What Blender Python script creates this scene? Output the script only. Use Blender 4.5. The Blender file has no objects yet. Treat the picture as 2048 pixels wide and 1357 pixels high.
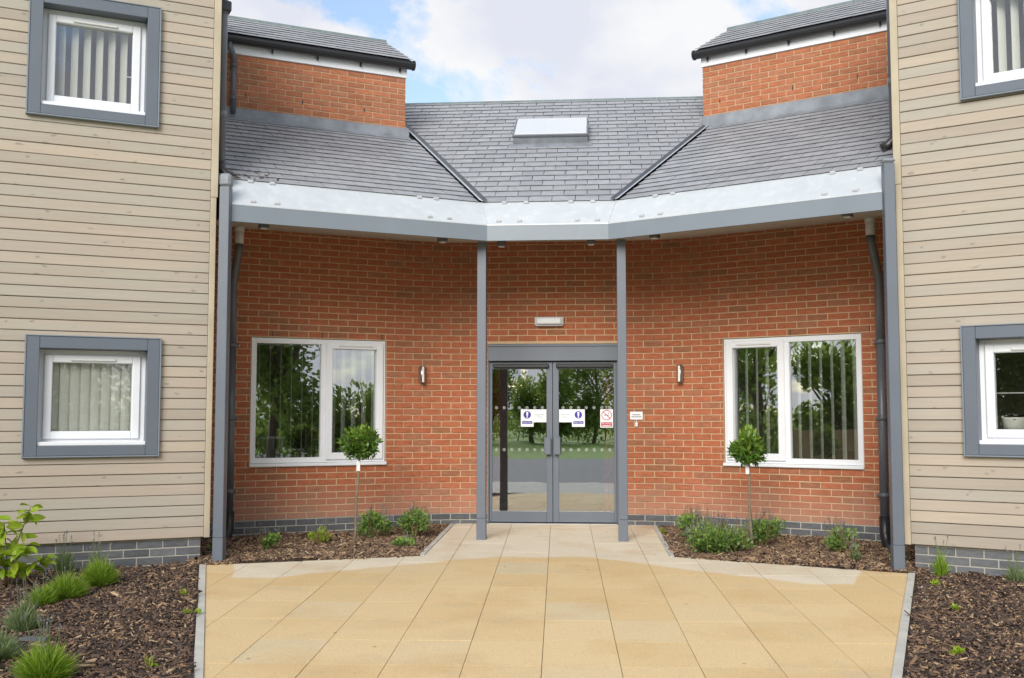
import bpy, math, random
import numpy as np
from mathutils import Matrix, Vector

# ------------------------------------------------------------------ camera, sky, sun, exposure
S = bpy.context.scene
COL = S.collection
R = math.radians
cam = bpy.data.objects.new('camera', bpy.data.cameras.new('camera'))
COL.objects.link(cam)
cam.data.sensor_width = 36.0
cam.data.lens = 2150 / 2048 * 36
cam.data.clip_start = 0.05
cam.data.clip_end = 2000
cam.location = (0.52, -12.55, 1.225)
cam.rotation_euler = (R(90 + 4.2), 0, R(4.6))
S.camera = cam

SUN_EL, SUN_AZ = 27, -10            # degrees above the horizon; azimuth from behind the camera, minus = from the left
sun = bpy.data.objects.new('sun', bpy.data.lights.new('sun', 'SUN'))
COL.objects.link(sun)
sun.data.energy = 1.5
sun.data.angle = R(32)
sun.data.color = (1.0, 0.965, 0.91)
sun.rotation_euler = (R(90 - SUN_EL), 0, R(SUN_AZ))
sun.location = (-6, -20, 30)

W = bpy.data.worlds.new('World')
S.world = W
W.use_nodes = True
wn, wl_ = W.node_tree.nodes, W.node_tree.links
wn.clear()
w_out = wn.new('ShaderNodeOutputWorld')
w_sky = wn.new('ShaderNodeTexSky')
w_sky.sky_type = 'NISHITA'
w_sky.sun_disc = False
w_sky.sun_elevation = R(SUN_EL)
w_sky.sun_rotation = R(180 - SUN_AZ)
w_bg = wn.new('ShaderNodeBackground')
w_bg.inputs[1].default_value = 0.10
wl_.new(w_sky.outputs[0], w_bg.inputs[0])
w_tc = wn.new('ShaderNodeTexCoord')
w_sep = wn.new('ShaderNodeSeparateXYZ')
wl_.new(w_tc.outputs['Generated'], w_sep.inputs[0])
w_add = wn.new('ShaderNodeMath'); w_add.operation = 'MAXIMUM'; w_add.inputs[1].default_value = 0.0
wl_.new(w_sep.outputs[2], w_add.inputs[0])
w_ad2 = wn.new('ShaderNodeMath'); w_ad2.operation = 'ADD'; w_ad2.inputs[1].default_value = 0.30
wl_.new(w_add.outputs[0], w_ad2.inputs[0])
w_comb = wn.new('ShaderNodeCombineXYZ')
for i in (0, 1):
    d = wn.new('ShaderNodeMath'); d.operation = 'DIVIDE'
    wl_.new(w_sep.outputs[i], d.inputs[0]); wl_.new(w_ad2.outputs[0], d.inputs[1]); wl_.new(d.outputs[0], w_comb.inputs[i])
w_map = wn.new('ShaderNodeMapping')
w_map.inputs['Location'].default_value = (1.3, 5.4, 0)
w_map.inputs['Scale'].default_value = (1.0, 0.8, 1)
wl_.new(w_comb.outputs[0], w_map.inputs[0])
w_n = wn.new('ShaderNodeTexNoise')
w_n.inputs['Scale'].default_value = 2.6
w_n.inputs['Detail'].default_value = 9
w_n.inputs['Roughness'].default_value = 0.60
w_n.inputs['Distortion'].default_value = 0.25
wl_.new(w_map.outputs[0], w_n.inputs['Vector'])
w_r = wn.new('ShaderNodeValToRGB')
w_r.color_ramp.elements[0].position = 0.425
w_r.color_ramp.elements[0].color = (.12, .12, .12, 1)
w_r.color_ramp.elements[1].position = 0.495
wl_.new(w_n.outputs[0], w_r.inputs[0])
w_n2 = wn.new('ShaderNodeTexNoise')
w_n2.inputs['Scale'].default_value = 4.2
w_n2.inputs['Detail'].default_value = 5
wl_.new(w_map.outputs[0], w_n2.inputs['Vector'])
w_r2 = wn.new('ShaderNodeValToRGB')
w_r2.color_ramp.elements[0].position = 0.40
w_r2.color_ramp.elements[0].color = (0.76, 0.785, 0.88, 1)
w_r2.color_ramp.elements[1].position = 0.60
w_r2.color_ramp.elements[1].color = (0.93, 0.935, 0.95, 1)
wl_.new(w_n2.outputs[0], w_r2.inputs[0])
w_bg2 = wn.new('ShaderNodeBackground')
w_bg2.inputs[1].default_value = 0.46
wl_.new(w_r2.outputs[0], w_bg2.inputs[0])
w_mix = wn.new('ShaderNodeMixShader')
wl_.new(w_r.outputs[0], w_mix.inputs[0])
wl_.new(w_bg.outputs[0], w_mix.inputs[1])
wl_.new(w_bg2.outputs[0], w_mix.inputs[2])
wl_.new(w_mix.outputs[0], w_out.inputs[0])

S.view_settings.view_transform = 'Standard'
S.view_settings.look = 'None'
S.view_settings.exposure = 1.15
S.view_settings.gamma = 1.0
S.view_settings.use_curve_mapping = False
S.render.engine = 'CYCLES'
S.cycles.use_denoising = True
S.cycles.max_bounces = 8
S.cycles.transparent_max_bounces = 12

rnd = random.Random(11)
nrg = np.random.default_rng(5)

# ------------------------------------------------------------------ helpers
WM = {}
I4 = Matrix.Identity(4)


def link(o, parent=None, M=I4):
    COL.objects.link(o)
    WM[o.name] = M.copy()
    if parent is not None:
        o.parent = parent
        o.matrix_local = WM[parent.name].inverted() @ M
    else:
        o.matrix_local = M
    return o


def add(name, me, mat=None, parent=None, M=I4):
    o = bpy.data.objects.new(name, me)
    if mat is not None and len(me.materials) == 0:
        me.materials.append(mat)
    return link(o, parent, M)


def tag(o, label=None, cat=None, group=None, kind=None):
    if label: o['label'] = label
    if cat: o['category'] = cat
    if group: o['group'] = group
    if kind: o['kind'] = kind
    return o


def thing(name, loc, label, cat, group=None, M=None):
    e = bpy.data.objects.new(name, None)
    e.empty_display_size = 0.1
    link(e, None, M if M is not None else Matrix.Translation(Vector(loc)))
    return tag(e, label, cat, group)


class MB:
    def __init__(s):
        s.v = []; s.f = []; s.t = []

    def poly(s, pts, tone=0.5):
        b = len(s.v); s.v += [tuple(p) for p in pts]; s.f.append(tuple(range(b, b + len(pts)))); s.t.append(tone)

    def prism(s, pts, dv, tone=0.5):
        """closed prism: polygon pts (list of 3D) extruded by vector dv"""
        n = len(pts); b = len(s.v)
        dv = Vector(dv)
        P = [Vector(p) for p in pts]
        nor = Vector((0, 0, 0))
        for i in range(n):
            nor += (P[i] - P[0]).cross(P[(i + 1) % n] - P[0])
        if nor.dot(dv) > 0:
            P = P[::-1]
        s.v += [tuple(p) for p in P] + [tuple(p + dv) for p in P]
        s.f.append(tuple(range(b, b + n))); s.t.append(tone)
        s.f.append(tuple(range(b + 2 * n - 1, b + n - 1, -1))); s.t.append(tone)
        for i in range(n):
            j = (i + 1) % n
            s.f.append((b + j, b + i, b + n + i, b + n + j)); s.t.append(tone)

    def box(s, x0, x1, y0, y1, z0, z1, ch=0.0, tone=0.5):
        if x0 > x1: x0, x1 = x1, x0
        if y0 > y1: y0, y1 = y1, y0
        if z0 > z1: z0, z1 = z1, z0
        c = min(ch, (x1 - x0) * .45, (y1 - y0) * .45, (z1 - z0) * .45)
        b = len(s.v)
        if c <= 0:
            s.v += [(x, y, z) for z in (z0, z1) for y in (y0, y1) for x in (x0, x1)]
            F = [(0, 2, 3, 1), (4, 5, 7, 6), (0, 1, 5, 4), (2, 6, 7, 3), (0, 4, 6, 2), (1, 3, 7, 5)]
            for q in F: s.f.append(tuple(b + i for i in q)); s.t.append(tone)
            return
        X, Y, Z = (x0, x1), (y0, y1), (z0, z1)
        idx = {}
        for k in (0, 1):
            for j in (0, 1):
                for i in (0, 1):
                    sx, sy, sz = (1 - 2 * i) * c, (1 - 2 * j) * c, (1 - 2 * k) * c
                    for ax in range(3):
                        p = [X[i] + sx, Y[j] + sy, Z[k] + sz]
                        p[ax] = (X[i], Y[j], Z[k])[ax]
                        idx[(i, j, k, ax)] = len(s.v); s.v.append(tuple(p))
        def q(ids, n):
            a = [s.v[i] for i in ids]
            cr = (Vector(a[1]) - Vector(a[0])).cross(Vector(a[2]) - Vector(a[0]))
            if cr.dot(Vector(n)) < 0: ids = ids[::-1]
            s.f.append(tuple(ids)); s.t.append(tone)
        for e in (0, 1):
            n = 2 * e - 1
            q([idx[(e, 0, 0, 0)], idx[(e, 1, 0, 0)], idx[(e, 1, 1, 0)], idx[(e, 0, 1, 0)]], (n, 0, 0))
            q([idx[(0, e, 0, 1)], idx[(1, e, 0, 1)], idx[(1, e, 1, 1)], idx[(0, e, 1, 1)]], (0, n, 0))
            q([idx[(0, 0, e, 2)], idx[(1, 0, e, 2)], idx[(1, 1, e, 2)], idx[(0, 1, e, 2)]], (0, 0, n))
        for a_ in (0, 1):
            for b_ in (0, 1):
                na, nb = 2 * a_ - 1, 2 * b_ - 1
                q([idx[(a_, b_, 0, 0)], idx[(a_, b_, 0, 1)], idx[(a_, b_, 1, 1)], idx[(a_, b_, 1, 0)]], (na, nb, 0))
                q([idx[(a_, 0, b_, 0)], idx[(a_, 0, b_, 2)], idx[(a_, 1, b_, 2)], idx[(a_, 1, b_, 0)]], (na, 0, nb))
                q([idx[(0, a_, b_, 1)], idx[(0, a_, b_, 2)], idx[(1, a_, b_, 2)], idx[(1, a_, b_, 1)]], (0, na, nb))
        for i in (0, 1):
            for j in (0, 1):
                for k in (0, 1):
                    q([idx[(i, j, k, 0)], idx[(i, j, k, 1)], idx[(i, j, k, 2)]], (2 * i - 1, 2 * j - 1, 2 * k - 1))

    def tube(s, pts, r, n=10, tone=0.5, caps=True):
        P = [Vector(p) for p in pts]
        rs = r if isinstance(r, (list, tuple)) else [r] * len(P)
        rings = []
        up = None
        for i, p in enumerate(P):
            t = (P[min(i + 1, len(P) - 1)] - P[max(i - 1, 0)]).normalized()
            if up is None:
                up = Vector((0, 0, 1)) if abs(t.z) < .9 else Vector((1, 0, 0))
            x = up.cross(t)
            if x.length < 1e-4: x = Vector((1, 0, 0)).cross(t)
            x.normalize(); y = t.cross(x); up = y
            ring = []
            for k in range(n):
                a = 2 * math.pi * k / n
                ring.append(len(s.v)); s.v.append(tuple(p + (x * math.cos(a) + y * math.sin(a)) * rs[i]))
            rings.append(ring)
        for a, b in zip(rings, rings[1:]):
            for k in range(n):
                s.f.append((a[k], a[(k + 1) % n], b[(k + 1) % n], b[k])); s.t.append(tone)
        if caps:
            s.f.append(tuple(rings[0][::-1])); s.t.append(tone)
            s.f.append(tuple(rings[-1])); s.t.append(tone)

    def mesh(s, name, smooth=False):
        me = bpy.data.meshes.new(name)
        me.from_pydata(s.v, [], s.f)
        at = me.attributes.new('tone', 'FLOAT', 'FACE')
        at.data.foreach_set('value', np.array(s.t, dtype=np.float32))
        if smooth:
            me.polygons.foreach_set('use_smooth', [True] * len(me.polygons))
        me.update()
        return me

    def build(s, name, mat, parent=None, M=I4, smooth=False):
        return add(name, s.mesh(name, smooth), mat, parent, M)


def fast_mesh(name, V, F, tone=None, smooth=False):
    """V (n,3), F (m,k) numpy"""
    me = bpy.data.meshes.new(name)
    m, k = F.shape
    me.vertices.add(len(V)); me.vertices.foreach_set('co', V.astype(np.float32).ravel())
    me.loops.add(m * k); me.loops.foreach_set('vertex_index', F.astype(np.int32).ravel())
    me.polygons.add(m)
    me.polygons.foreach_set('loop_start', np.arange(0, m * k, k, dtype=np.int32))
    if tone is not None:
        at = me.attributes.new('tone', 'FLOAT', 'FACE')
        at.data.foreach_set('value', np.asarray(tone, dtype=np.float32))
    me.update(calc_edges=True)
    if smooth:
        me.polygons.foreach_set('use_smooth', np.ones(m, dtype=bool))
    return me


def clip(poly, hps):
    """poly: list of (x,y); hps: list of (px,py,nx,ny) keep side where (p-P).n <= 0"""
    for px, py, nx, ny in hps:
        out = []
        n = len(poly)
        for i in range(n):
            a, b = poly[i], poly[(i + 1) % n]
            da = (a[0] - px) * nx + (a[1] - py) * ny
            db = (b[0] - px) * nx + (b[1] - py) * ny
            if da <= 0: out.append(a)
            if (da < 0 < db) or (db < 0 < da):
                t = da / (da - db)
                out.append((a[0] + (b[0] - a[0]) * t, a[1] + (b[1] - a[1]) * t))
        poly = out
        if len(poly) < 3: return []
    return poly


def area(p):
    return abs(sum(p[i][0] * p[(i + 1) % len(p)][1] - p[(i + 1) % len(p)][0] * p[i][1] for i in range(len(p)))) / 2


class Frame:
    """a wall frame: a = along the wall, o = outward, z = up; local x = sg*a"""
    def __init__(s, origin, a, out):
        s.o = Vector(origin); s.a = Vector(a).normalized(); s.n = Vector(out).normalized()
        s.sg = 1 if s.a.x * s.n.y - s.a.y * s.n.x > 0 else -1
        X = s.a * s.sg; Y = s.n; Z = Vector((0, 0, 1))
        s.M = Matrix(((X.x, Y.x, Z.x, s.o.x), (X.y, Y.y, Z.y, s.o.y), (X.z, Y.z, Z.z, s.o.z), (0, 0, 0, 1)))

    def w(s, a, o, z):
        return s.o + s.a * a + s.n * o + Vector((0, 0, z))

    def at(s, a, o, z):
        return s.M @ Matrix.Translation((s.sg * a, o, z))

    def box(s, mb, a0, a1, o0, o1, z0, z1, ch=0, tone=.5):
        mb.box(s.sg * a0, s.sg * a1, o0, o1, z0, z1, ch, tone)


c30, s30 = math.cos(R(30)), .5
FC = Frame((0, 0, 0), (1, 0, 0), (0, -1, 0))
FS = {-1: Frame((-1.34, 0, 0), (-c30, -s30, 0), (s30, -c30, 0)),
      1: Frame((1.34, 0, 0), (c30, -s30, 0), (-s30, -c30, 0))}
# timber wings: origin at the corner of each, on the face of the boards
FW = {-1: Frame((-3.155 + .10 * c30, -2.82 + .10 * s30, 0), (-c30, -s30, 0), (s30, -c30, 0)),
      1: Frame((3.155 + .02 * c30, -2.82 - .02 * s30, 0), (c30, -s30, 0), (-s30, -c30, 0))}
WOFF = {-1: .10, 1: -.02}      # add to the measured distances along each wing


def gz(y):
    return .03 * y if y > -9 else -.27


# ------------------------------------------------------------------ materials
def newmat(name):
    m = bpy.data.materials.new(name); m.use_nodes = True
    nt = m.node_tree
    b = nt.nodes['Principled BSDF']
    return m, nt, b


def nd(nt, typ, **kw):
    n = nt.nodes.new(typ)
    for k, v in kw.items():
        if k.startswith('i_'):
            n.inputs[k[2:].replace('_', ' ')].default_value = v
        else:
            setattr(n, k, v)
    return n


def pos(nt, scale=(1, 1, 1), loc=(0, 0, 0)):
    g = nd(nt, 'ShaderNodeNewGeometry'); m = nd(nt, 'ShaderNodeMapping')
    m.inputs['Scale'].default_value = scale; m.inputs['Location'].default_value = loc
    nt.links.new(g.outputs['Position'], m.inputs[0])
    return m.outputs[0]


def noise(nt, vec, scale, detail=4, rough=.55):
    n = nd(nt, 'ShaderNodeTexNoise'); n.inputs['Scale'].default_value = scale
    n.inputs['Detail'].default_value = detail; n.inputs['Roughness'].default_value = rough
    nt.links.new(vec, n.inputs['Vector'])
    return n.outputs[0]


def ramp(nt, fac, stops):
    r = nd(nt, 'ShaderNodeValToRGB')
    e = r.color_ramp.elements
    while len(e) < len(stops): e.new(.5)
    for x, (p, c) in zip(e, stops):
        x.position = p; x.color = (*c, 1) if len(c) == 3 else c
    nt.links.new(fac, r.inputs[0])
    return r.outputs[0]


def mixc(nt, fac, a, b, mode='MIX'):
    m = nd(nt, 'ShaderNodeMix', data_type='RGBA', blend_type=mode)
    for s_, v in ((0, fac), (6, a), (7, b)):
        if hasattr(v, 'links'): nt.links.new(v, m.inputs[s_])
        elif isinstance(v, (int, float)): m.inputs[s_].default_value = v
        else: m.inputs[s_].default_value = (*v, 1)
    return m.outputs[2]


def math_(nt, op, a, b=None):
    m = nd(nt, 'ShaderNodeMath', operation=op)
    for i, v in ((0, a), (1, b)):
        if v is None: continue
        if hasattr(v, 'links'): nt.links.new(v, m.inputs[i])
        else: m.inputs[i].default_value = v
    return m.outputs[0]


def bump(nt, b, h, strength=.3, dist=.005):
    n = nd(nt, 'ShaderNodeBump'); n.inputs['Strength'].default_value = strength; n.inputs['Distance'].default_value = dist
    nt.links.new(h, n.inputs['Height']); nt.links.new(n.outputs[0], b.inputs['Normal'])


def tone(nt):
    a = nd(nt, 'ShaderNodeAttribute'); a.attribute_name = 'tone'
    return a.outputs['Fac']


def plain(name, col, rough=.5, metal=0, var=.08, scale=6, bmp=0, spec=.5):
    m, nt, b = newmat(name)
    p = pos(nt)
    f = noise(nt, p, scale, 5)
    lo = tuple(c * (1 - var) for c in col); hi = tuple(min(1, c * (1 + var)) for c in col)
    nt.links.new(ramp(nt, f, [(.3, lo), (.7, hi)]), b.inputs['Base Color'])
    b.inputs['Roughness'].default_value = rough; b.inputs['Metallic'].default_value = metal
    b.inputs['Specular IOR Level'].default_value = spec
    if bmp: bump(nt, b, noise(nt, p, scale * 20, 3), bmp, .002)
    return m


def make_brick(name, cols, bloom=True):
    m, nt, b = newmat(name)
    t = tone(nt)
    base = ramp(nt, t, cols)
    streak = noise(nt, pos(nt, (14, 14, 45)), 1, 5, .65)
    base = mixc(nt, ramp(nt, streak, [(.36, (.0, .0, .0)), (.62, (1, 1, 1))]), base, mixc(nt, 1.0, base, (.74, .74, .72), 'MULTIPLY'))
    sp = noise(nt, pos(nt, (1, 1, 1)), 160, 2)
    base = mixc(nt, ramp(nt, sp, [(.60, (0, 0, 0)), (.72, (.5, .5, .5))]), base, (.16, .06, .03))
    if bloom:   # pale salt bloom and splash on the lowest courses
        g = nd(nt, 'ShaderNodeNewGeometry'); s_ = nd(nt, 'ShaderNodeSeparateXYZ'); nt.links.new(g.outputs['Position'], s_.inputs[0])
        h = math_(nt, 'ADD', s_.outputs[2], math_(nt, 'MULTIPLY', noise(nt, pos(nt, (1, 1, .6)), 2.2, 4), .45))
        f = ramp(nt, h, [(.28, (.70, .70, .70)), (.78, (0, 0, 0))])
        base = mixc(nt, f, base, (.46, .27, .20))
    nt.links.new(base, b.inputs['Base Color'])
    b.inputs['Roughness'].default_value = .88
    b.inputs['Specular IOR Level'].default_value = .25
    bump(nt, b, noise(nt, pos(nt), 220, 4, .7), .5, .002)
    return m


M_BRICK = make_brick('red_brick', [(0, (.335, .148, .080)), (.16, (.405, .144, .071)), (.5, (.445, .145, .072)), (.85, (.485, .163, .080)), (1, (.39, .165, .094))])
M_BRICKU = make_brick('red_brick_upper', [(0, (.40, .165, .090)), (.3, (.48, .175, .088)), (.7, (.53, .20, .105)), (1, (.44, .19, .11))], False)
M_PLINTH = make_brick('blue_engineering_brick', [(0, (.10, .106, .118)), (.5, (.15, .156, .17)), (1, (.215, .22, .235))], False)


def make_mortar():
    m, nt, b = newmat('buff_mortar')
    f = noise(nt, pos(nt), 5, 6, .65)
    c = ramp(nt, f, [(.3, (.49, .335, .20)), (.7, (.59, .43, .275))])
    g = nd(nt, 'ShaderNodeNewGeometry'); s_ = nd(nt, 'ShaderNodeSeparateXYZ'); nt.links.new(g.outputs['Position'], s_.inputs[0])
    c = mixc(nt, math_(nt, 'LESS_THAN', s_.outputs[2], .121), c, ramp(nt, f, [(.3, (.36, .35, .30)), (.7, (.47, .45, .39))]))
    nt.links.new(c, b.inputs['Base Color'])
    b.inputs['Roughness'].default_value = .95
    bump(nt, b, noise(nt, pos(nt), 150, 3), .5, .003)
    return m


M_MORTAR = make_mortar()


def make_board():
    m, nt, b = newmat('weathered_timber_board')
    oi = nd(nt, 'ShaderNodeObjectInfo')
    base = ramp(nt, oi.outputs['Random'], [(0, (.405, .350, .290)), (.3, (.475, .408, .332)), (.6, (.440, .400, .340)), (.8, (.455, .385, .318)), (1, (.515, .435, .345))])
    off = math_(nt, 'MULTIPLY', oi.outputs['Random'], 40)
    cb = nd(nt, 'ShaderNodeCombineXYZ'); nt.links.new(off, cb.inputs[0]); nt.links.new(off, cb.inputs[1])
    tc = nd(nt, 'ShaderNodeTexCoord')
    va = nd(nt, 'ShaderNodeVectorMath', operation='ADD'); nt.links.new(tc.outputs['Object'], va.inputs[0]); nt.links.new(cb.outputs[0], va.inputs[1])
    mp = nd(nt, 'ShaderNodeMapping'); mp.inputs['Scale'].default_value = (2.2, 2.2, 70); nt.links.new(va.outputs[0], mp.inputs[0])
    grain = noise(nt, mp.outputs[0], 1, 6, .6)
    base = mixc(nt, ramp(nt, grain, [(.30, (0, 0, 0)), (.75, (.55, .55, .55))]), base, mixc(nt, 1, base, (.78, .77, .76), 'MULTIPLY'))
    mp3 = nd(nt, 'ShaderNodeMapping'); mp3.inputs['Scale'].default_value = (1.1, 1.1, 9); nt.links.new(va.outputs[0], mp3.inputs[0])
    bl = noise(nt, mp3.outputs[0], 1, 3, .5)
    base = mixc(nt, ramp(nt, bl, [(.45, (0, 0, 0)), (.72, (.5, .5, .5))]), base, (.40, .39, .33))
    # knots: sparse ellipses
    mp2 = nd(nt, 'ShaderNodeMapping'); mp2.inputs['Scale'].default_value = (4.6, .01, 11.0); nt.links.new(va.outputs[0], mp2.inputs[0])
    dn = nd(nt, 'ShaderNodeTexNoise'); dn.inputs['Scale'].default_value = 9; nt.links.new(va.outputs[0], dn.inputs['Vector'])
    vs = nd(nt, 'ShaderNodeVectorMath', operation='SCALE'); vs.inputs['Scale'].default_value = .55; nt.links.new(dn.outputs['Color'], vs.inputs[0])
    va2 = nd(nt, 'ShaderNodeVectorMath', operation='ADD'); nt.links.new(mp2.outputs[0], va2.inputs[0]); nt.links.new(vs.outputs[0], va2.inputs[1])
    vo = nd(nt, 'ShaderNodeTexVoronoi', feature='F1'); vo.inputs['Scale'].default_value = 1; vo.inputs['Randomness'].default_value = 1
    nt.links.new(va2.outputs[0], vo.inputs['Vector'])
    k = ramp(nt, vo.outputs['Distance'], [(.05, (.95, .95, .95)), (.15, (0, 0, 0))])
    sepc = nd(nt, 'ShaderNodeSeparateColor'); nt.links.new(vo.outputs['Color'], sepc.inputs[0])
    sel = ramp(nt, sepc.outputs[0], [(.22, (0, 0, 0)), (.36, (.85, .85, .85))])
    kk = nd(nt, 'ShaderNodeMix', data_type='RGBA', blend_type='MULTIPLY'); kk.inputs[0].default_value = 1
    nt.links.new(k, kk.inputs[6]); nt.links.new(sel, kk.inputs[7])
    base = mixc(nt, kk.outputs[2], base, (.235, .225, .20))
    nt.links.new(base, b.inputs['Base Color'])
    b.inputs['Roughness'].default_value = .8
    b.inputs['Specular IOR Level'].default_value = .25
    bump(nt, b, grain, .25, .002)
    return m


M_BOARD = make_board()
M_GROOVE = plain('dark_timber_backing', (.30, .23, .155), .9)
M_TRIM = plain('pale_timber_trim', (.48, .415, .305), .8, var=.12, scale=3)
M_GREY = plain('blue_grey_paint', (.128, .148, .180), .42, var=.05, scale=2.5, bmp=.03)
M_GREYL = plain('fascia_grey_paint', (.205, .240, .278), .40, var=.05, scale=2.0, bmp=.03)
M_WHITE = plain('white_upvc', (.77, .79, .82), .3, var=.02)
M_OFFW = plain('off_white_paint', (.70, .71, .70), .5, var=.04)
M_BLACK = plain('black_plastic', (.018, .018, .02), .35)
M_PIPE = plain('dark_grey_pipe', (.118, .126, .146), .3, var=.1)
M_PIPEL = plain('pale_grey_pipe_joint', (.52, .53, .56), .3)
M_STEEL = plain('brushed_steel', (.55, .55, .55), .35, 1.0)
M_LAMPF = plain('lamp_face', (.75, .75, .73), .4)
M_CONC = plain('concrete_edging', (.50, .49, .44), .9, var=.14, scale=5, bmp=.3)
M_SOFFIT = plain('soffit_board', (.42, .40, .36), .7)
M_LEAD = plain('lead_sheet', (.235, .255, .285), .5, var=.25, scale=5, bmp=.1)
M_VALLEY = plain('valley_liner', (.055, .06, .07), .4, var=.3, scale=4)
M_VALLEYL = plain('valley_edge', (.48, .53, .58), .45)
M_RIDGE = plain('ridge_tile', (.16, .20, .20), .8, var=.2)
M_SIGNW = plain('white_sign_vinyl', (.82, .83, .86), .4, var=.01)
M_SIGNB = plain('blue_sign_ink', (.035, .025, .30), .4, var=.02)
M_SIGNR = plain('red_sign_ink', (.50, .02, .045), .4, var=.02)
M_SIGNG = plain('grey_sign_ink', (.20, .21, .22), .5, var=.02)
M_BLIND = plain('cream_blind_fabric', (.84, .83, .76), .85, var=.04)
M_ROOM = plain('room_paint', (.46, .44, .38), .9)
M_FLOORIN = plain('lobby_floor', (.30, .29, .27), .35, var=.15)
M_CURT = plain('maroon_curtain', (.38, .045, .06), .8, var=.6, scale=30)
M_WOOD = plain('fence_wood', (.30, .20, .10), .85, var=.2, scale=5)
M_BARK = plain('tree_bark', (.10, .075, .05), .9, var=.3, scale=12)
M_STEM = plain('pale_stem', (.20, .165, .11), .85, var=.25, scale=30)
M_STEMR = plain('red_green_stem', (.20, .16, .06), .7)
M_ASPH = plain('asphalt', (.19, .20, .215), .9, var=.15, scale=20)
M_GRASS = plain('lawn_grass', (.16, .28, .03), .9, var=.35, scale=2)
M_TUB = plain('white_tub', (.72, .70, .64), .5)
M_DARK = plain('dark_fabric', (.05, .055, .05), .8)


def make_zinc():
    m, nt, b = newmat('pale_zinc_apron')
    f = noise(nt, pos(nt, (1, 1, 1)), 3.5, 6, .6)
    g = noise(nt, pos(nt, (9, 9, 1.4)), 1.2, 4)
    c = ramp(nt, f, [(.3, (.535, .575, .598)), (.7, (.595, .632, .655))])
    c = mixc(nt, ramp(nt, g, [(.5, (0, 0, 0)), (.72, (.35, .35, .35))]), c, (.76, .79, .81))
    nt.links.new(c, b.inputs['Base Color'])
    b.inputs['Roughness'].default_value = .45; b.inputs['Metallic'].default_value = .15
    return m


M_ZINC = make_zinc()


def make_slate():
    m, nt, b = newmat('grey_slate')
    t = tone(nt)
    c = ramp(nt, t, [(0, (.300, .318, .340)), (.5, (.350, .365, .390)), (1, (.405, .415, .438))])
    f = noise(nt, pos(nt), 11, 7, .72)
    c = mixc(nt, ramp(nt, f, [(.38, (0, 0, 0)), (.66, (.75, .75, .75))]), c, (.25, .25, .265))
    f2 = noise(nt, pos(nt, (1, 1, 1), (4, 9, 2)), 1.6, 5, .6)
    c = mixc(nt, ramp(nt, f2, [(.5, (0, 0, 0)), (.75, (.5, .5, .5))]), c, (.40, .41, .42))
    nt.links.new(c, b.inputs['Base Color'])
    b.inputs['Roughness'].default_value = .46
    b.inputs['Specular IOR Level'].default_value = .55
    bump(nt, b, noise(nt, pos(nt), 60, 4), .25, .003)
    return m


M_SLATE = make_slate()
M_UNDER = plain('roof_underlay', (.015, .015, .018), .9)


def make_paving():
    m, nt, b = newmat('buff_paving_slab')
    oi = nd(nt, 'ShaderNodeObjectInfo')
    wet = ramp(nt, oi.outputs['Random'], [(0, (.715, .535, .285)), (.4, (.745, .565, .312)), (.86, (.765, .590, .340)), (1, (.69, .575, .37))])
    dry = ramp(nt, oi.outputs['Random'], [(0, (.765, .685, .535)), (1, (.82, .74, .59))])
    g = nd(nt, 'ShaderNodeNewGeometry'); s_ = nd(nt, 'ShaderNodeSeparateXYZ'); nt.links.new(g.outputs['Position'], s_.inputs[0])
    ax = math_(nt, 'ABSOLUTE', s_.outputs[0])
    k = math_(nt, 'MAXIMUM', math_(nt, 'SUBTRACT', ax, .45), 0.0)
    lim = math_(nt, 'SUBTRACT', -2.40, math_(nt, 'MULTIPLY', k, .69))
    lim = math_(nt, 'MAXIMUM', lim, -3.62)
    nz = math_(nt, 'MULTIPLY', math_(nt, 'SUBTRACT', noise(nt, pos(nt), 2.2, 4, .5), .5), .22)
    dlt = math_(nt, 'ADD', math_(nt, 'SUBTRACT', s_.outputs[1], lim), nz)
    # the dried band ends short of the outer corners
    far = math_(nt, 'MULTIPLY', math_(nt, 'MAXIMUM', math_(nt, 'SUBTRACT', ax, 2.55), 0.0), 3.0)
    dlt = math_(nt, 'SUBTRACT', dlt, far)
    f = ramp(nt, math_(nt, 'ADD', dlt, .5), [(.475, (0, 0, 0)), (.545, (1, 1, 1))])
    c = mixc(nt, f, wet, dry)
    big = noise(nt, pos(nt), 1.3, 5, .6)
    c = mixc(nt, ramp(nt, big, [(.5, (0, 0, 0)), (.74, (.65, .65, .65))]), c, (.64, .43, .20))
    pale = noise(nt, pos(nt, (1, 1, 1), (7, 3, 0)), 2.2, 5, .65)
    c = mixc(nt, ramp(nt, pale, [(.55, (0, 0, 0)), (.8, (.5, .5, .5))]), c, (.52, .46, .33))
    grain = noise(nt, pos(nt), 120, 3, .75)
    c = mixc(nt, ramp(nt, grain, [(.36, (.75, .75, .75)), (.60, (0, 0, 0))]), c, mixc(nt, 1, c, (.70, .66, .60), 'MULTIPLY'))
    spot = nd(nt, 'ShaderNodeTexVoronoi'); spot.inputs['Scale'].default_value = 3.1; nt.links.new(pos(nt), spot.inputs['Vector'])
    c = mixc(nt, ramp(nt, spot.outputs['Distance'], [(.028, (.8, .8, .8)), (.045, (0, 0, 0))]), c, (.20, .11, .06))
    nt.links.new(c, b.inputs['Base Color'])
    b.inputs['Roughness'].default_value = .85
    b.inputs['Specular IOR Level'].default_value = .3
    bump(nt, b, grain, .35, .002)
    return m


M_PAVE = make_paving()
M_JOINT = plain('paving_joint', (.20, .15, .09), .95, var=.3, scale=15)


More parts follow.
